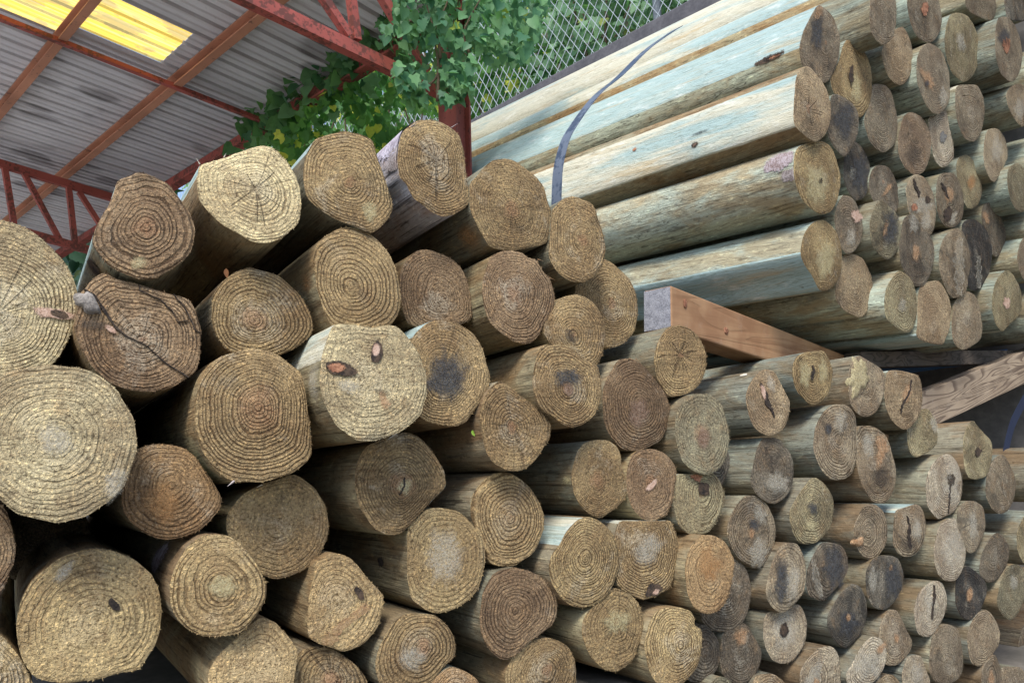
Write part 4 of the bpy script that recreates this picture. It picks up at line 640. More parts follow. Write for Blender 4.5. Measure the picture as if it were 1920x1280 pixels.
patch('L82','raised_ridge',[(1596,690),(1606,673),(1618,680),(1626,700),(1625,718),(1617,730),(1606,742),(1599,746),(1593,722)],M_STRAW,.003,rag=.3); strip('L82','painted_crease_shade',M_ROT,(1622,690,1.5),(1626,715,3),(1612,738,3),(1602,748,1))  # dark strip paints the ridge's shadow along its edge
patch('L83','torn_ridge',E(1700,738,9,22,rot=.3),M_TORN); strip('L83','split',M_DARK,(1708,712,2),(1704,735,3),(1692,757,2.5),(1688,775,1))
strip('L86','split',M_DARK,(1781,908,1.2),(1780,925,1.6),(1779,945,1.5),(1777,962,.7)); patch('L86','heart_hole',E(1782,898,8,11),M_RIM); patch('L86','pale_bloom',E(1783,905,18,48),M_BLOOM)
patch('L79','torn_wood',[(1652,808),(1662,818),(1668,832),(1663,850),(1656,868),(1650,885),(1641,872),(1637,858),(1643,845),(1641,832),(1640,815)],M_TORN,label='torn orange wood',rag=.35); patch('L79','pale_bloom',E(1627,835,15,30),M_BLOOM); patch('L79','dark_rot',E(1650,895,20,26),M_ROT)
strip('L73','split',M_DARK,(1700,966,1.2),(1704,985,2.6),(1703,1005,4),(1706,1028,3)); patch('L73','pale_bloom',E(1718,990,10,24),M_BLOOM); patch('L73','dark_rot',E(1703,1022,14,17),M_ROT)
patch('L74','pink_splinter',[(1600,1016),(1610,1006),(1616,1010),(1614,1022),(1607,1024)],M_TORN,.004,rag=.4)
strip('L62','split',M_DARK,(1750,1096,1.5),(1752,1115,3),(1749,1135,2),(1746,1160,2)); patch('L62','pale_bloom',E(1740,1125,9,34),M_BLOOM)
patch('L58','knot',E(1651,1215,7,16,rot=.55),M_TORN); patch('L58','pale_bloom',E(1628,1245,30,28),M_BLOOM)
patch('L68','heart_spot',E(1817,1113,7,15,rot=.1),M_TORN); patch('L69','tan_chip',E(1669,1064,4,8,rot=.3),M_TORN); patch('L69','dark_rot',E(1672,1085,20,42),M_BLUES); patch('L69','pale_bloom',E(1635,1085,9,28),M_BLOOM)
strip('L77','dark_streak',M_ROT,(1434,836,3),(1438,855,6),(1442,872,7),(1449,888,3)); patch('L77','pale_bloom',E(1455,905,24,24),M_BLOOM)
patch('L55','dark_rot',E(1563,1062,22,46),M_BLUES); strip('L55','pale_groove',M_BLOOM,(1524,1048,4),(1527,1070,8),(1532,1095,9),(1538,1118,5))
patch('L54','dark_rot',E(1465,1090,16,46),M_BLUES); patch('L54','pale_centre',E(1484,1090,16,40,rot=.1),M_BLOOM)
patch('L53','pale_bloom',E(1470,1180,28,44),M_BLOOM); patch('L53','dark_heart',E(1468,1178,9,16,rot=.1),M_RIM,lift=.0006); patch('L57','pale_half',E(1525,1270,16,40,rot=.3),M_BLOOM); patch('L57','tan_heart',E(1529,1278,8,10),M_TORN,lift=.0006)
patch('L75','dark_smudge',E(1524,953,10,17,rot=-.4),M_BLUES); patch('L75','pale_bloom',E(1518,983,13,11),M_STRAW); patch('L85','dark_heart',E(1832,847,7,8),M_RIM); patch('L56','dark_rot',E(1590,1165,22,30),M_BLUES); patch('L56','heart',E(1588,1157,5,8),M_TORN,lift=.0006)
patch('L70','pale_bloom',E(1783,1030,22,44),M_BLOOM); patch('L76','pale_half',[(1396,1030),(1410,1010),(1432,1005),(1444,1026),(1436,1050),(1420,1064),(1403,1057)],M_BLOOM); patch('L76','pale_bloom',E(1425,965,14,22,rot=-.4),M_BLOOM); patch('L76','heartwood',E(1408,998,7,14,rot=.25),M_TORN); patch('L76','dark_rot',E(1412,985,12,14),M_BLUES)
patch('L78','pale_bloom',E(1575,790,17,24),M_BLOOM); strip('L78','dark_streak',M_ROT,(1584,782,2),(1582,800,4),(1576,815,3)); patch('L78','dark_rot',E(1552,805,9,12),M_BLUES); patch('L59','heart',E(1680,1195,5,10),M_TORN)
patch('L29','star_heart',E(617,1272,12,11),M_TORN); patch('L71','pale_bloom',E(1823,985,10,34),M_BLOOM); patch('L50','brown_streak',E(1388,1195,13,20,rot=.2),M_TORN); patch('L84','white_rim',E(1750,795,7,22,rot=-.25),M_BLOOM); patch('L65','tan_streak',E(1857,1272,7,22),M_TORN); patch('L67','pale_bloom',E(1900,1090,9,16),M_BLOOM); patch('L60','pale_bloom',E(1718,1262,15,26),M_BLOOM)
patch('L21','torn_heart',E(1196,770,22,30),M_HEART); patch('L31','split_heart',E(757,912,15,16),M_STRAW); strip('L31','split',M_DARK,(758,895,1),(757,910,3),(752,922,2),(748,928,.8))
# bundle details
patch('U10','pink_chip',[(1594,397),(1606,390),(1614,400),(1617,412),(1606,418),(1597,413)],M_CHIP); patch('U10','pale_bloom',E(1594,445,10,20),M_BLOOM)
patch('U12','dark_slit',E(1595,143,5,21),M_RIM); patch('U12','pale_bloom',E(1604,165,11,38),M_STRAW); patch('U3','heart_hole',E(1537,339,4,7),M_DARK); patch('U3','yellow_bloom',E(1530,345,26,44),M_STRAW); patch('U4','pale_bloom',E(1545,485,20,42),M_STRAW)
patch('U18','torn_notch',[(1721,122),(1733,132),(1748,140),(1753,155),(1748,178),(1738,168),(1727,150)],M_TORN,rag=.4); patch('U18','hole',E(1736,157,5,9),M_BLUES,lift=.0006); patch('U18','pale_bloom',E(1768,180,9,20),M_BLOOM)
patch('U19','cream_chip',E(1801,80,10,20,rot=-.3),M_BLOOM); patch('U26','heart_oval',E(1767,257,6.5,11),M_GREYP); patch('U24','pale_bloom',E(1910,205,12,24),M_BLOOM)
patch('U29','branch_hole',E(1738,375,6,6.5),M_RIM,lift=.0006); patch('U29','branch_hole',E(1713,389,6,8),M_KNOT,lift=.0006); strip('U29','split',M_DARK,(1712,336,2),(1716,350,4),(1722,362,3),(1722,370,1)); patch('U29','pale_wood',E(1726,386,26,17,rot=-.2),M_BLOOM); patch('U29','pale_bloom',E(1735,415,11,22),M_BLOOM)
patch('U30','branch_hole',E(1776,402,8,16,rot=.1),M_RIM); strip('U30','split',M_DARK,(1764,343,2),(1770,355,4),(1774,366,3),(1778,374,1)); patch('U30','pale_wood',E(1779,366,10,18),M_TORN); patch('U30','pale_rim',E(1786,410,6,16,rot=.2),M_BLOOM)
patch('U33','heartwood',E(1716,472,7,18),M_TORN); patch('U33','pale_bloom',E(1712,420,10,20,rot=-.2),M_BLOOM); patch('U28','heartwood',E(1820,342,9,17,rot=.15),M_ORANGE); patch('U31','tan_slash',E(1663,356,5,14,rot=.6),M_TORN); patch('U11','dark_rot',E(1582,225,24,40),M_BLUES); patch('U13','dark_rot',E(1610,325,20,42),M_BLUES); patch('U13','pale_bloom',E(1598,325,7,14),M_BLOOM)
strip('U34','pale_stripe',M_BLOOM,(1800,446,5),(1796,475,12),(1797,500,12),(1798,530,11),(1798,554,6)); strip('U35','white_streak',M_BLOOM,(1834,480,3),(1834,500,7),(1835,522,7),(1834,540,4)); patch('U36','tan_knot',E(1848,408,6,14,rot=-.4),M_TORN)
patch('U6','white_heart',E(1691,572,9,14),M_BLOOM); patch('U1','bark_notch',[(1534,8),(1542,14),(1541,28),(1534,37),(1526,40),(1522,32),(1528,22)],M_TORN); patch('U1','dark_rot',E(1530,60,14,40),M_BLUES); patch('U17','heartwood',E(1733,18,7,15),M_KNOT); patch('U21','heartwood',E(1886,87,8,15),M_KNOT); patch('U21','dark_rot',E(1882,70,12,22),M_BLUES); patch('U32','centre_streak',E(1659,432,5,20,rot=.1),M_TORN); patch('U32','blue_stain',E(1668,425,18,40),M_BLUES); patch('U9','pinkish_heart',E(1887,567,8,11),M_CHIP); patch('U27','pale_bloom',E(1868,280,13,30),M_BLOOM); patch('U25','dark_rot',E(1712,290,18,24),M_ROT)
# marks on the sides
side('U3','purple_bark',1462,308,.045,.055,M_PURP,'flaking purple bark'); side('U3','purple_bark',1482,330,.03,.035,M_BARKS)
side('U1','bark_knot',1440,112,.018,.055,M_RIM,'dark bark-filled knot'); side('U1','bark_knot_heart',1455,103,.010,.025,M_KNOT)
side('U2','knot',1306,268,.013,.014,M_RIM); side('U2','knot_heart',1306,268,.009,.010,M_CHIP); side('U2','knot',1188,283,.010,.010,M_KNOT); side('U2','dark_grain',1318,250,.006,.045,M_BLUES)
side('L7','lilac_bark',735,262,.05,.10,M_PURP2,'flaking lilac bark'); side('L7','lilac_bark',748,300,.03,.05,M_BARKS); side('L32','knot',718,1050,.012,.018,M_DARK); side('L39','light_knot',1063,898,.016,.03,M_STRAW); side('L8','orange_stain',880,440,.04,.05,M_ORANGE); side('L12','orange_stain',575,535,.025,.04,M_ORANGE)
side('L20','dark_bark',890,770,.06,.03,M_ROT); side('L25','pale_stain',55,1090,.05,.05,M_BLOOM); side('L24','red_bark',300,1045,.03,.05,M_PURP); side('L17','pale_stain',590,715,.05,.03,M_BLOOM); side('L4','dark_crack',175,500,.02,.03,M_RIM); side('U6','knot',1462,585,.016,.022,M_KNOT); side('L80','white_scar',1392,705,.006,.014,M_PALE)
# ------------------------------------------------------------------ timber bearer, diagonal board, straps
aL,exL,ezL=frame('left'); aT=_n(ray(-400,862))
def onS(px,py,s,a): r=ray(px,py); return CAM+r*(s/r.dot(a))
def surf_patch(root,name,C,nrm,u,w,ru,rw,mat,h=.0015,N=24):
    V=[];F=[]
    for lay,(f,d) in enumerate(((1.0,-.003),(.9,h),(.4,h*1.4))):
        for k in range(N):
            a=2*math.pi*k/N; j=1+.12*noise.noise(Vector((math.cos(a)*2,math.sin(a)*2,ru*300)))
            V.append(C+u*(math.cos(a)*ru*f*j)+w*(math.sin(a)*rw*f*j)+nrm*d)
    for r_ in range(2):
        for k in range(N): F.append([r_*N+k,r_*N+(k+1)%N,(r_+1)*N+(k+1)%N,(r_+1)*N+k])
    F.append([2*N+k for k in range(N)])
    inv=root.matrix_world.inverted() if root.type!='EMPTY' else Matrix.Translation(-root.location)
    o=meshobj(name,[inv@v for v in V],F,mat,root,True); at=o.data.attributes.new('edge','FLOAT','POINT'); at.data.foreach_set('value',[.0]*N+[.45]*N+[1.0]*N); return o
M_BEAR=make_plank('orange_pine',(.38,.225,.12),(.29,.155,.08),(.18,.085,.04),0,9,.3); M_BEAREND=make_patch('grey_end_grain',(.20,.205,.235),(.31,.315,.35),.85,70,False)
sB=1.125
p0=onS(1258,535,sB,aL); p1=onS(1570,660,1.32,aL); dx=_n(p1-p0); nF=_n(dx.cross(Vector((0,0,1)))); nF=nF if nF.dot(CAM-p0)>0 else -nF
pb=onPlane(1258,616,p0,nF); hh=pb-p0; hh=hh-dx*hh.dot(dx); wv=-nF*.072
br=empty('bearer_beam',p0+hh,'orange pine bearer with a grey sawn end, under the strapped bundle','beam')
mb=MB(); mb.box(p0+hh,dx*((p1-p0).length+.22),wv,-hh); o=mb.build('beam_body',M_BEAR,br); bevel(o,.0035)
mb=MB(); mb.box(p0+hh-dx*.0025+wv*.03-hh*.03,dx*.003,wv*.94,-hh*.94); mb.build('sawn_end',M_BEAREND,br)
vb=_n(-hh)
for (px,py,ru,rw) in ((1284,569,.0085,.012),(1361,620,.011,.010)):
    c=onPlane(px,py,p0,nF); surf_patch(br,'knot',c,nF,dx,vb,ru,rw,M_KNOT)
M_DIAG=make_plank('weathered_board',(.34,.265,.19),(.27,.205,.145),(.10,.07,.052),0,22,.8)
q0=onS(1716,778,1.22,aL); q1=onS(2010,650,1.22,aL); qb=onS(1760,790,1.22,aL); dd=_n(q1-q0); up=_n(dd.cross(aL)); up=up if up.z>0 else -up
hd=.112
dg=bpy.data.objects.new('diagonal_board',bpy.data.meshes.new('diagonal_board'))
mb=MB(); L_=(q1-q0).length; mb.box(Vector((0,0,-hd/2)),Vector((L_,0,0)),Vector((0,.05,0)),Vector((0,0,hd)))
dg=meshobj('diagonal_board',mb.V,mb.F,M_DIAG); Rm_=Matrix((dd,_n(up.cross(dd)),up)).transposed().to_4x4(); Rm_.translation=q0; dg.matrix_world=Rm_; bevel(dg,.002)
tag(dg,'weathered brown board slanting up to the right between the two stacks','board')
M_BLUE=make_paint('blue_painted_steel',(.045,.10,.20),(.03,.05,.09),.66)
mb=MB(); g0=onS(1640,695,1.42,aL); g1=onS(1900,663,1.42,aL); mb.bar(g0-_n(g1-g0)*.3,g1+_n(g1-g0)*.6,.04,.045); bs=mb.build('steel_rail',M_BLUE); tag(bs,'dull blue steel rail in the dark gap under the bundle','rail')
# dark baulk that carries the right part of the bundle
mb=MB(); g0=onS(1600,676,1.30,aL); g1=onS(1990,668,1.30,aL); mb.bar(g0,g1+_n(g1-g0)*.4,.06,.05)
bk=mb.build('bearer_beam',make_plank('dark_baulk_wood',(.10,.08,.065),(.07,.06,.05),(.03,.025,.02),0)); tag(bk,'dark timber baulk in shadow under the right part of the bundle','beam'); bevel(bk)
def ribbon(name,pts,wdir,w,mat,th=.0012,parent=None,nrm=None):
    N=len(pts); V=[];F=[]
    for i,p in enumerate(pts):
        d=_n(pts[min(i+1,N-1)]-pts[max(i-1,0)]); wd=wdir-d*wdir.dot(d); wd=_n(wd); nn=_n(d.cross(wd))
        V+=[p-wd*w/2,p+wd*w/2,p+wd*w/2+nn*th,p-wd*w/2+nn*th]
    for i in range(N-1):
        for k in range(4): F.append([i*4+k,i*4+(k+1)%4,(i+1)*4+(k+1)%4,(i+1)*4+k])
    F+=[[0,3,2,1],[(N-1)*4+k for k in range(4)]]
    return meshobj(name,V,F,mat,parent)
def spline(pts,n=8):
    out=[]
    for i in range(len(pts)-1):
        p0,p1,p2,p3=pts[max(i-1,0)],pts[i],pts[i+1],pts[min(i+2,len(pts)-1)]
        for k in range(n):
            t=k/n; out.append(tuple(.5*(2*b+(c-a)*t+(2*a-5*b+4*c-d)*t*t+(-a+3*b-3*c+d)*t**3) for a,b,c,d in zip(p0,p1,p2,p3)))
    out.append(tuple(pts[-1])); return out
M_STRAP=make_paint('blue_strapping',(.04,.055,.085),(.13,.155,.20),.57,.4)
_c=ENDS['U2']; SS=(onPlane(1494,144,_c[1],_c[2])-CAM).dot(aT)/.764
sp=spline([(1272,52),(1256,62),(1210,95),(1160,144),(1125,172),(1100,200),(1072,240),(1060,262),(1051,292),(1046,318),(1044,345),(1043,378),(1043,420)],5)
pts=[]
for q in sp:
    p=onS(q[0],q[1],SS,aT); pts.append(CAM+(p-CAM)*.991)
stp=ribbon('packing_strap',pts,aT,.027,M_STRAP); tag(stp,'blue steel strap wrapped over the long posts of the upper bundle','strap')
M_BSTRAP=make_paint('black_strapping',(.018,.025,.05),(.03,.035,.05),.7,.45)
sp=spline([(1960,650),(1936,720),(1915,760),(1900,790),(1891,820),(1885,850),(1884,872)],5)
bst=ribbon('hanging_strap',[onS(x,y,1.20,aL) for x,y in sp],exL,.034,M_BSTRAP); tag(bst,'loose black strap hanging beside the lower stack at the right edge','strap')
# ------------------------------------------------------------------ shed
M_RED=make_paint('red_oxide_paint',(.31,.08,.064),(.12,.05,.04),.575); M_PURL=make_paint('brown_red_purlin_paint',(.40,.19,.12),(.16,.08,.06),.64)
M_COLM=make_paint('shaded_red_column_paint',(.21,.06,.05),(.09,.04,.035),.62)  # frame red darkened, the column's shade is put into its colour
M_ROOF=make_roof(); M_SKY=make_skylight()
M_CONC0=make_plain('dim_block_wall',(.05,.03,.03),(.08,.05,.045),4)
XE=1.87; KR=-.077
def zr(x,z0=1.80): return HC+z0+KR*(x-XE)
Y0,Y1=1.9,16.0; XL=-.8; XR=XE+.06
pitch=.1165
def sheet(x0,x1,y0,y1,dz,mat,name,hs=1.0):
    V=[];F=[]; n=int(round((y1-y0)/pitch*6)); prof=[]
    y=y0; k0=math.floor(y0/pitch); 
    for k in range(k0,int(y1/pitch)+1):
        for f,h in ((0,0),(.16,0),(.34,.006),(.40,.006),(.46,0.0),(.72,0.0),(.79,.026),(.89,.026),(.96,0.0)):
            yy=(k+f)*pitch
            if y0<=yy<=y1: prof.append((yy,h))
    prof=[(y0,0)]+[q for q in prof if y0+1e-4<q[0]<y1-1e-4]+[(y1,0)]
    for x in (x0,x1):
        for yy,h in prof: V.append(Vector((x,yy,zr(x)+h*hs+dz)))
    m_=len(prof)
    for k in range(m_-1): F.append([k,k+1,m_+k+1,m_+k])
    return V,F
roof=empty('open_shed',Vector((XE,4,-.7)),'open shed with corrugated grey roof, red steel frame and yellow skylights','shed')
RT=Matrix.Translation(-roof.location)
# skylights occupy one strip (two cells); the sheets go round them
def quadhole(x0,x1,y0,y1): return (x0,x1,y0,y1)
def sub(x0,x1,y0,y1,mat,name,dz=0):
    V,F=sheet(x0,x1,y0,y1,dz,mat,name,.35 if mat is M_SKY else 1.0); return meshobj(name,[RT@v for v in V],F,mat,roof)
# left of first skylight column etc: cut the roof into strips in x
xs=[XL,.40,.905,.93,1.295,XR]
sub(XL,.40,Y0,Y1,M_ROOF,'roof_sheet'); sub(.40,.905,Y0,3.03,M_ROOF,'roof_sheet'); sub(.40,.905,3.47,Y1,M_ROOF,'roof_sheet')
sub(.905,.93,Y0,Y1,M_ROOF,'roof_sheet'); sub(.93,1.295,Y0,3.03,M_ROOF,'roof_sheet'); sub(.93,1.295,3.37,Y1,M_ROOF,'roof_sheet'); sub(1.295,XR,Y0,Y1,M_ROOF,'roof_sheet')
sub(.40,.905,3.03,3.47,M_SKY,'skylight',.002); sub(.93,1.295,3.03,3.37,M_SKY,'skylight',.002)
# purlins (C section) and the eave beam run along y
def purlin(x,name,w=.032,h=.055,z=0,mat=None,y0=Y0,y1=Y1):
    mb=MB(); zz=zr(x)-.004+z
    mb.box(Vector((x-.003,y0,zz-h)),Vector((.006,0,0)),Vector((0,y1-y0,0)),Vector((0,0,h)))
    mb.box(Vector((x-w,y0,zz-h-.003)),Vector((w+.003,0,0)),Vector((0,y1-y0,0)),Vector((0,0,.006)))
    mb.box(Vector((x-w,y0,zz-.006)),Vector((w-.003,0,0)),Vector((0,y1-y0,0)),Vector((0,0,.006)))
    return mb.build(name,mat or M_PURL,roof)
purlin(.913,'purlin'); purlin(1.405,'purlin',.036,.055); purlin(.42,'purlin')
ev=MB(); ev.box(Vector((XE-.005,Y0,zr(XE)-.105)),Vector((.012,0,0)),Vector((0,Y1-Y0,0)),Vector((0,0,.085)))
ev.box(Vector((XE-.052,Y0,zr(XE)-.115)),Vector((.059,0,0)),Vector((0,Y1-Y0,0)),Vector((0,0,.010)))
ev.build('eave_beam',M_RED,roof)
mb=MB(); mb.box(Vector((-9,Y1-.3,HC-1.2)),Vector((9+XE,0,0)),Vector((0,.05,0)),Vector((0,0,3.4))); mb.build('rear_wall',M_CONC0,roof)
# bridging angle parallel to the sheet ribs
bg=MB(); bg.bar(Vector((XL,3.47,zr(XL)-.065)),Vector((XE,3.40,zr(XE)-.065)),.028,.020); bg.build('bridging_bar',M_RED,roof)
# trusses
def truss(Y,chord,webs,top=True):
    mb=MB(); a,b=chord; mb.bar(a,b,.036,.046)
    mb.build('truss_chord',M_RED,roof)
    for p,q,w in webs:
        mb=MB(); mb.bar(p,q,w*.83,w*.83); mb.build('truss_web',M_RED,roof)
YP=1.988
A=onY(420,-24,YP); B=onY(830,175,YP)
def T(px,py): return onY(px,py,YP)
def topz(p): return Vector((p.x,p.y,zr(p.x)-.09))
truss(YP,(A+(A-B)*1.1,B),[(T(654,68),T(560,-72),.034),(T(668,76),T(652,-55),.034),(T(800,136),T(690,-50),.038)])
Y2=4.94
def T2(px,py): return onY(px,py,Y2)
truss(Y2,(T2(-260,228),T2(300,398)),[(T2(8,310),T2(26,420),.036),(T2(45,325),T2(113,452),.034),(T2(128,345),T2(141,462),.036),(T2(148,360),T2(200,440),.034)])
mb=MB(); mb.bar(T2(-260,350),T2(300,506),.036,.046); mb.build('truss_chord',M_RED,roof)
# post of the shed: back-to-back channels
P=onY(848,160,YP); ps=empty('shed_column',Vector((P.x,P.y,-.7)),'red steel column with flanges behind the topmost logs','column')
mb=MB(); H_=zr(XE)-.10+.7
mb.box(Vector((P.x-.034,P.y-.035,-.7)),Vector((.068,0,0)),Vector((0,.008,0)),Vector((0,0,H_)))
for sx in (-.039,.031): mb.box(Vector((P.x+sx,P.y-.060,-.7)),Vector((.008,0,0)),Vector((0,.10,0)),Vector((0,0,H_)))
mb.build('column_shaft',M_COLM,ps)
mb=MB(); mb.box(T(775,150)+Vector((0,-.012,-.02)),Vector((.13,0,0)),Vector((0,.02,0)),Vector((0,0,.06))); mb.build('bracket',M_COLM,ps)
# ------------------------------------------------------------------ wall, fence
XF=3.70
M_CONC=make_plain('dark_concrete',(.075,.073,.082),(.125,.12,.13),6); M_CONC2=make_plain('wall_concrete',(.10,.095,.09),(.16,.15,.14),4)
ztop=onX(1228,45,XF).z
def ztopat(y): # coping follows the line seen in the photograph
    a=onX(967,187,XF); b=onX(1300,6,XF); return a.z+(b.z-a.z)*(y-a.y)/(b.y-a.y)
wl=empty('retaining_wall',Vector((XF,3,-.8)),'long retaining wall with dark concrete coping below the chain-link fence','wall')
mb=MB(); mb.box(Vector((XF-.02,-1.5,-.8)),Vector((.25,0,0)),Vector((0,16,0)),Vector((0,0,ztop-.22+.8))); mb.build('wall_face',M_CONC2,wl)
mb=MB(); mb.box(Vector((XF-.05,-1.5,ztopat(-1.5)-.22)),Vector((.30,0,0)),Vector((0,16,ztopat(14.5)-ztopat(-1.5))),Vector((0,0,.22))); o=mb.build('coping',M_CONC,wl); bevel(o,.012)
fe=empty('chain_link_fence',Vector((XF,3,ztop)),'galvanised chain-link fence with round posts on the wall, ivy behind it','fence')
M_GALV=make_plain('galvanised_steel',(.34,.38,.42),(.48,.52,.56),30,.45,.0,.15)
mb=MB(); FH=1.7; y0,y1=.2,8.5; dm=.092; rz=random.Random(3)
def wire(ya,za,yb,zb):
    n=max(2,int(abs(zb-za)/.25)); pts=[]
    for k in range(n+1):
        f=k/n; y=ya+(yb-ya)*f; pts.append(Vector((XF+.012*noise.noise(Vector((y*2,za+f,1)))+.003*(1 if int(k)%2 else -1),y+.004*noise.noise(Vector((y*5,f*7,ya))),ztopat(y)+.01+(za+(zb-za)*f))))
    mb.tube(pts,.0023,4,False)
k=y0-FH*.62
while k<y1:
    for sgn in (1,-1):
        ya,yb=(k,k+FH*.62) if sgn>0 else (k+FH*.62,k); za,zb=0,FH
        if max(ya,yb)>y0 and min(ya,yb)<y1:
            wire(ya,za,yb,zb)
    k+=dm*.78
mb.build('wire_mesh',M_GALV,fe)
fp=onX(1228,45,XF).y; fp2=onX(788,210,XF).y
for y in (fp-(fp2-fp),fp,fp2,fp2+(fp2-fp)):
    mb=MB(); mb.tube([Vector((XF+.035,y,ztopat(y)-.02)),Vector((XF+.035,y,ztopat(y)+FH+.05))],.025,12); mb.build('fence_post',M_GALV,fe,True)
mb=MB(); mb.tube([Vector((XF+.03,y0,ztopat(y0)+FH)),Vector((XF+.03,y1,ztopat(y1)+FH))],.017,8); mb.build('top_rail',M_GALV,fe,True)
# ------------------------------------------------------------------ foliage
IVY=[(0,0),(-.30,-.10),(-.50,.14),(-.34,.34),(-.42,.60),(-.16,.62),(0,1.0),(.16,.62),(.42,.60),(.34,.34),(.50,.14),(.30,-.10)]
HEART=[(0,0),(-.28,-.08),(-.46,.16),(-.40,.48),(-.20,.78),(0,1.0),(.20,.78),(.40,.48),(.46,.16),(.28,-.08)]
OVAL=[(0,0),(-.22,.22),(-.26,.5),(-.14,.82),(0,1.0),(.14,.82),(.26,.5),(.22,.22)]
class Leaves:
    def __init__(s): s.V=[];s.F=[];s.a=[]
    def leaf(s,p,size,rr,face=None,shape=None,droop=.6):
        shape=shape or rr.choice((IVY,HEART,HEART))
        n=face if face is not None else Vector((0,-1,.4))
        n=_n(n+Vector((rr.gauss(0,.45),rr.gauss(0,.45),rr.gauss(0,.4)))); t=_n(Vector((rr.gauss(0,.55),rr.gauss(0,.55),-droop-rr.random()*.6)))
        t=_n(t-n*t.dot(n)); b=n.cross(t); c=len(s.V); lv=rr.random(); k=rr.uniform(.05,.22)
        s.V.append(p+t*(size*.42)+n*(-size*k*.5)); s.a.append(lv)
        for x,y in shape:
            s.V.append(p+t*(size*y)+b*(size*x)+n*(size*(k*abs(x)*1.6-.18*y*y))); s.a.append(lv)
        m_=len(shape)
        for q in range(m_): s.F.append([c,c+1+q,c+1+(q+1)%m_])
    def build(s,name,mat,root):
        T_=Matrix.Translation(-root.location); o=meshobj(name,[T_@v for v in s.V],s.F,mat,root,True)
        at=o.data.attributes.new('lv','FLOAT','POINT'); at.data.foreach_set('value',s.a); return o
def inpoly(x,y,P):
    c=False; j=len(P)-1
    for i in range(len(P)):
        if (P[i][1]>y)!=(P[j][1]>y) and x<(P[j][0]-P[i][0])*(y-P[i][1])/(P[j][1]-P[i][1])+P[i][0]: c=not c
        j=i
    return c
M_LEAF=make_leaf('vine_leaf',(.05,.15,.08),(.18,.35,.16),(.30,.38,.07),.01,.35)
M_LEAF2=make_leaf('hanging_vine_leaf',(.06,.17,.055),(.16,.33,.10),(.70,.70,.14),.07,.55)  # some leaves coloured bright yellow to paint sunlight on them
M_LEAF3=make_leaf('bank_ivy_leaf',(.12,.25,.14),(.26,.42,.24),(.3,.36,.1),.02,.4)
M_LEAFD=make_leaf('shaded_bush_leaf',(.012,.035,.018),(.03,.075,.035),(.06,.09,.03),.02,.2)  # shade of the far bushes put into a darker leaf colour
M_TWIG=make_plain('vine_stem_bark',(.10,.07,.045),(.17,.13,.09),40)
rl=random.Random(11)
def region(Lv,poly,n,d0,d1,s0,s1,face,clump=0.0):
    xs_=[p[0] for p in poly]; ys_=[p[1] for p in poly]; got=0
    while got<n:
        x=rl.uniform(min(xs_),max(xs_)); y=rl.uniform(min(ys_),max(ys_))
        if not inpoly(x,y,poly): continue
        if clump and noise.noise(Vector((x*.016,y*.016,n*.01)))<rl.uniform(-.5,.5)*1.0-clump: continue
        got+=1; p=onD(x,y,rl.uniform(d0,d1)); Lv.leaf(p,rl.uniform(s0,s1),rl,face)
vine=empty('climbing_vine',Vector((P.x,P.y,-.7)),'green climbing vine with lobed leaves draped over the truss end and column','vine')
lv=Leaves(); F_=Vector((-.35,-1,.25))
polyA=[(700,70),(745,-20),(800,-60),(1030,-60),(1015,60),(985,110),(940,120),(900,110),(868,165),(850,150),(835,105),(800,120),(775,185),(750,165),(738,120),(705,105)]
region(lv,polyA,1400,2.5,3.2,.024,.052,F_,.1)
region(lv,[(740,115),(775,115),(800,180),(770,195),(745,150)],60,2.5,2.7,.03,.055,F_)
for k in range(260):   # along the eave beam
    f=rl.random(); x=450+(735-450)*f; y=262-(262-62)*f
    w=.35+.65*max(0,noise.noise(Vector((f*6,2.2,0)))+.35)
    if rl.random()>w: continue
    p=onX(x,y,XE-.03)+Vector((rl.uniform(-.07,.05),rl.uniform(-.08,.08),rl.gauss(0,.07)))
    lv.leaf(p,rl.uniform(.04,.085)*(1.0 if f>.5 else 1.1),rl,F_)
for (x,y) in ((455,238),(470,225),(483,243),(476,210),(500,215),(488,255),(515,200)): lv.leaf(onX(x,y,XE-.05),.10,rl,F_)
region(lv,[(812,110),(890,110),(884,170),(858,196),(822,180)],90,2.5,2.76,.025,.05,F_)
lv.build('leaves',M_LEAF,vine)
mb=MB()
for (path) in ([(820,190),(822,120),(815,60),(840,0),(835,-60)],[(815,60),(770,40),(720,70),(640,130),(560,180),(490,232)],[(826,110),(822,80),(812,50),(800,10)],[(790,170),(815,150),(822,130)],[(880,100),(870,60),(900,0)]):
    pts=[onD(x,y,2.62 if x>700 else 3.4) if x>735 else onX(x,y,XE-.045) for x,y in spline(path,5)]
    mb.tube(pts,[.006*(1-.6*i/len(pts)) for i in range(len(pts))],6)
mb.build('stem',M_TWIG,vine,True)
hv=empty('hanging_vine',onD(660,300,4.2),'dark hanging vine curtain with sunlit yellow leaves behind the left stack','vine')
lv=Leaves()
polyC=[(455,300),(500,262),(560,215),(640,150),(700,110),(760,120),(835,150),(835,240),(780,260),(700,300),(600,300),(545,330),(500,330)]
region(lv,polyC,2000,3.3,4.8,.03,.06,Vector((-.3,-1,.3)),.05)
lv.build('leaves',M_LEAF2,hv)
mb=MB()
for k in range(9):
    x=500+k*38; pts=[onD(x+rl.uniform(-14,14),60+q*55-(x-500)*.28+90,4.1) for q in range(5)]; mb.tube(pts,.005,5)
mb.build('stem',M_TWIG,hv,True)
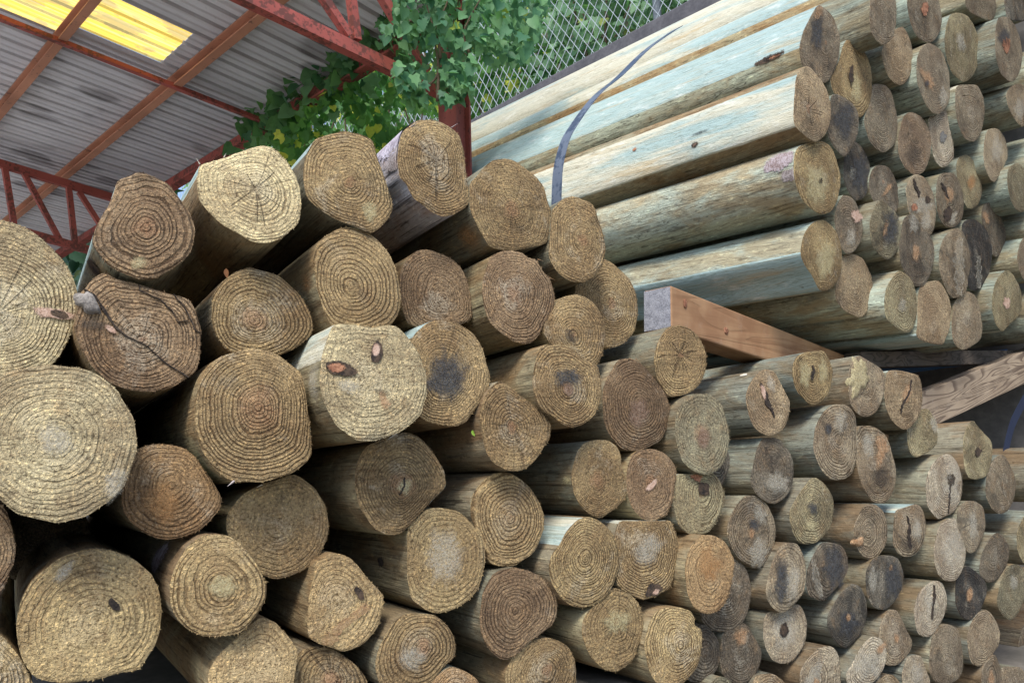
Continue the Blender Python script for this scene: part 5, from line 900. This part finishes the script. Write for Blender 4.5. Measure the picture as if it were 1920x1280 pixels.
# bank ivy and shrubs beyond the fence
gb=MB(); V=[];F=[]; nx,ny=14,40
for i in range(nx):
    for j in range(ny):
        x=XF+.24+i*.55; y=-3+j*.62; z=ztopat(y)-.08+max(0,i-1)*.62+.12*noise.noise(Vector((x*1.3,y*1.3,0)))
        V.append(Vector((x,y,z)))
for i in range(nx-1):
    for j in range(ny-1): F.append([i*ny+j,(i+1)*ny+j,(i+1)*ny+j+1,i*ny+j+1])
struct(meshobj('embankment',V,F,make_plain('bank_soil',(.035,.04,.02),(.07,.07,.035),3),None,True))
def shrub(name,cx,cy,cz,rx,ry,rz_,n,label,mat,s0,s1,seed,zb):
    r2=random.Random(seed); root=empty(name,Vector((cx,cy,zb)),label,'shrub','shrubs on the bank beyond the fence'); lv=Leaves()
    for k in range(n):
        while True:
            d=Vector((r2.uniform(-1,1),r2.uniform(-1,1),r2.uniform(-1,1)))
            if .35<d.length<1: break
        w=1+.35*noise.noise(d*2.2+Vector((seed,0,0)))
        if noise.noise(Vector((d.x*3,d.y*3,d.z*3+seed)))<-.22: continue
        lv.leaf(Vector((cx+d.x*rx*w,cy+d.y*ry*w,cz+d.z*rz_*w)),r2.uniform(s0,s1),r2,Vector((-1,-.5,.3)))
    lv.build('foliage',mat,root); mb=MB()
    for k in range(5):
        b=Vector((cx+r2.uniform(-.1,.1),cy+r2.uniform(-.2,.2),zb)); t_=Vector((cx+r2.uniform(-.6,.6)*rx,cy+r2.uniform(-.6,.6)*ry,cz+r2.uniform(0,.5)*rz_)); mid=(b+t_)/2+Vector((r2.uniform(-.08,.08),r2.uniform(-.08,.08),.05))
        mb.tube([b,mid,t_],[.014,.010,.005],6)
    mb.build('stem',M_TWIG,root,True)
shrub('ivy_shrub',XF+.55,1.55,ztop+.75,.38,.75,.95,1700,'pale green ivy mound behind the right fence post',M_LEAF3,.06,.10,1,ztop-.05)
shrub('ivy_shrub',XF+.55,2.75,ztop+.70,.40,.80,.95,1700,'leafy ivy mound filling the fence mesh left of the fence post',M_LEAF3,.06,.10,2,ztop-.05)
shrub('ivy_shrub',XF+.60,4.10,ztop+.6,.45,.85,.9,1200,'dark ivy mound seen through the mesh beside the red column',M_LEAF2,.06,.10,3,ztop-.05)
shrub('leafy_bush',XF+1.5,2.2,ztop+1.9,.9,1.6,1.2,1800,'taller pale bush above the fence in the top middle',M_LEAF3,.08,.13,4,ztop+.3)
shrub('leafy_bush',XF+1.2,6.0,ztop+.7,.9,1.5,1.2,2000,'dark bush behind the hanging vine, left of the column',M_LEAF2,.08,.14,5,ztop)
shrub('leafy_bush',XF+1.6,9.5,ztop+1.1,1.2,2.2,1.7,2200,'far dark bush at the low end of the eave beam',M_LEAF2,.10,.16,6,ztop)
shrub('leafy_bush',XF+3.0,5.0,ztop+2.4,1.4,2.6,1.6,2200,'far pale bush high on the bank behind the column',M_LEAF3,.12,.18,7,ztop+1)
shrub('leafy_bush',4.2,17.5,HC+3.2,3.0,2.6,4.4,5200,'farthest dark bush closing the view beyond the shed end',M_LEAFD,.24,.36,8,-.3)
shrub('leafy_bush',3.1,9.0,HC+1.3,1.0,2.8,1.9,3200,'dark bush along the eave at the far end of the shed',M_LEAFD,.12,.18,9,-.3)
# ------------------------------------------------------------------ ground
V=[];F=[]; n=60
def gz(x,y):
    f=min(1,max(0,(x-.9)/1.6)); f=f*f*(3-2*f); return HC-.40-.34*f+.012*noise.noise(Vector((x*2,y*2,0)))
xs_=[-60,-30,-12,-6]+[-4+.4*k for k in range(21)]+[6,9,14,25,60]; ys_=[-60,-30,-12,-6]+[-4+.4*k for k in range(24)]+[7,10,16,30,60]
for x in xs_:
    for y in ys_: V.append(Vector((x,y,gz(x,y))))
for i in range(len(xs_)-1):
    for j in range(len(ys_)-1): F.append([i*len(ys_)+j,(i+1)*len(ys_)+j,(i+1)*len(ys_)+j+1,i*len(ys_)+j+1])
struct(meshobj('ground',V,F,make_plain('yard_gravel',(.13,.12,.105),(.21,.19,.165),5),None,True))
V=[];F=[]
for i in range(15):
    for j in range(20):
        x=-8.5+i*.68; y=2.35+j*.68; V.append(Vector((x,y,HC-.385+.004*noise.noise(Vector((x,y,0))))))
for i in range(14):
    for j in range(19): F.append([i*20+j,(i+1)*20+j,(i+1)*20+j+1,i*20+j+1])
struct(meshobj('bounce_floor',V,F,make_plain('pale_bounce_floor',(.46,.45,.43),(.60,.58,.55),3),None,True))  # unseen pale slab added to bounce light up to the roof
# small fallen leaves
M_DRY=make_leaf('dry_leaf',(.30,.13,.06),(.40,.20,.10),(.4,.2,.1),.01,.2); M_GRN=make_leaf('fresh_leaf',(.25,.42,.06),(.35,.5,.1),(.4,.5,.1),.01,.4)
def single(px,py,d,size,mat,label,name):
    p=onD(px,py,d); root=empty(name,p,label,'leaf'); l2=Leaves(); l2.leaf(p,size,random.Random(int(px)),-ray(px,py).normalized(),OVAL,.5); l2.build('leaf_blade',mat,root)
single(424,503,1.085,.014,M_DRY,'dry orange leaf caught below the brightest yellow log','dry_leaf')
single(885,806,1.10,.011,M_GRN,'tiny green leaf on the dark bark in the middle of the stack','green_leaf')
# splinters of the broken post end, and bark scraps caught between logs
def splinters(i,specs,mat):
    root,C,nrm,R,O=ENDS[i]; inv=R.transposed()
    for (x0,y0,x1,y1,w,out) in specs:
        a=inv@(onPlane(x0,y0,C,nrm)-O); b=inv@(onPlane(x1,y1,C,nrm)+nrm*out-O); d=(b-a).normalized(); u=d.cross(inv@nrm).normalized()*w; n_=(inv@nrm)*w*.6
        o=meshobj('splinter',[a-u-n_,a+u-n_,a+n_,b],[[0,1,3],[1,2,3],[2,0,3],[0,2,1]],mat,root); at=o.data.attributes.new('edge','FLOAT','POINT'); at.data.foreach_set('value',[1.0]*4)
splinters('U0',[(1602,-8,1606,27,.0022,.012),(1610,-6,1616,26,.0024,.016),(1596,0,1592,18,.002,.01),(1620,2,1628,22,.002,.012),(1588,4,1590,24,.0018,.006),(1606,20,1600,44,.0016,.004)],M_PALE)
splinters('L7',[(770,238,784,229,.0012,.004),(845,240,858,232,.001,.003)],M_BARKS)
splinters('L31',[(744,812,722,826,.0016,.004)],M_PALE); splinters('L23',[(492,908,478,914,.0012,.004)],M_PALE)
splinters('L21',[(1180,672,1196,678,.0014,.004),(1192,671,1202,684,.0012,.004)],M_TORN); splinters('L16',[(440,901,425,912,.002,.003)],M_BARKS); splinters('L3',[(152,560,166,552,.0015,.005)],M_BARKS)
splinters('L15',[(1008,486,1018,490,.0012,.003),(1030,520,1040,526,.0012,.003)],M_TORN); splinters('L5',[(375,308,366,296,.001,.003),(420,295,424,288,.001,.002)],M_PALE)
# ------------------------------------------------------------------ light
w=bpy.data.worlds.new('World'); sc.world=w; w.use_nodes=True; nt=w.node_tree
sky=nt.nodes.new('ShaderNodeTexSky'); sky.sky_type='NISHITA'; sky.sun_disc=False
SUN_DIR=_n(Vector((-.66,-.44,1.1)))       # towards the sun
el=math.asin(SUN_DIR.z); az=math.atan2(SUN_DIR.x,SUN_DIR.y)
sky.sun_elevation=el; sky.sun_rotation=az; sky.dust_density=1.5
bg=nt.nodes['Background']; nt.links.new(sky.outputs[0],bg.inputs[0]); bg.inputs[1].default_value=.15; sky.ozone_density=1.2
sd_=bpy.data.lights.new('sun','SUN'); sd_.energy=2.25; sd_.angle=math.radians(20); sd_.color=(1.0,.96,.88)
so=bpy.data.objects.new('sun',sd_); COL.objects.link(so); so.rotation_euler=(-SUN_DIR).to_track_quat('-Z','Y').to_euler(); so.location=(0,-2,6)
vs=sc.view_settings; vs.view_transform='Standard'; vs.look='None'; vs.exposure=.88; vs.gamma=1
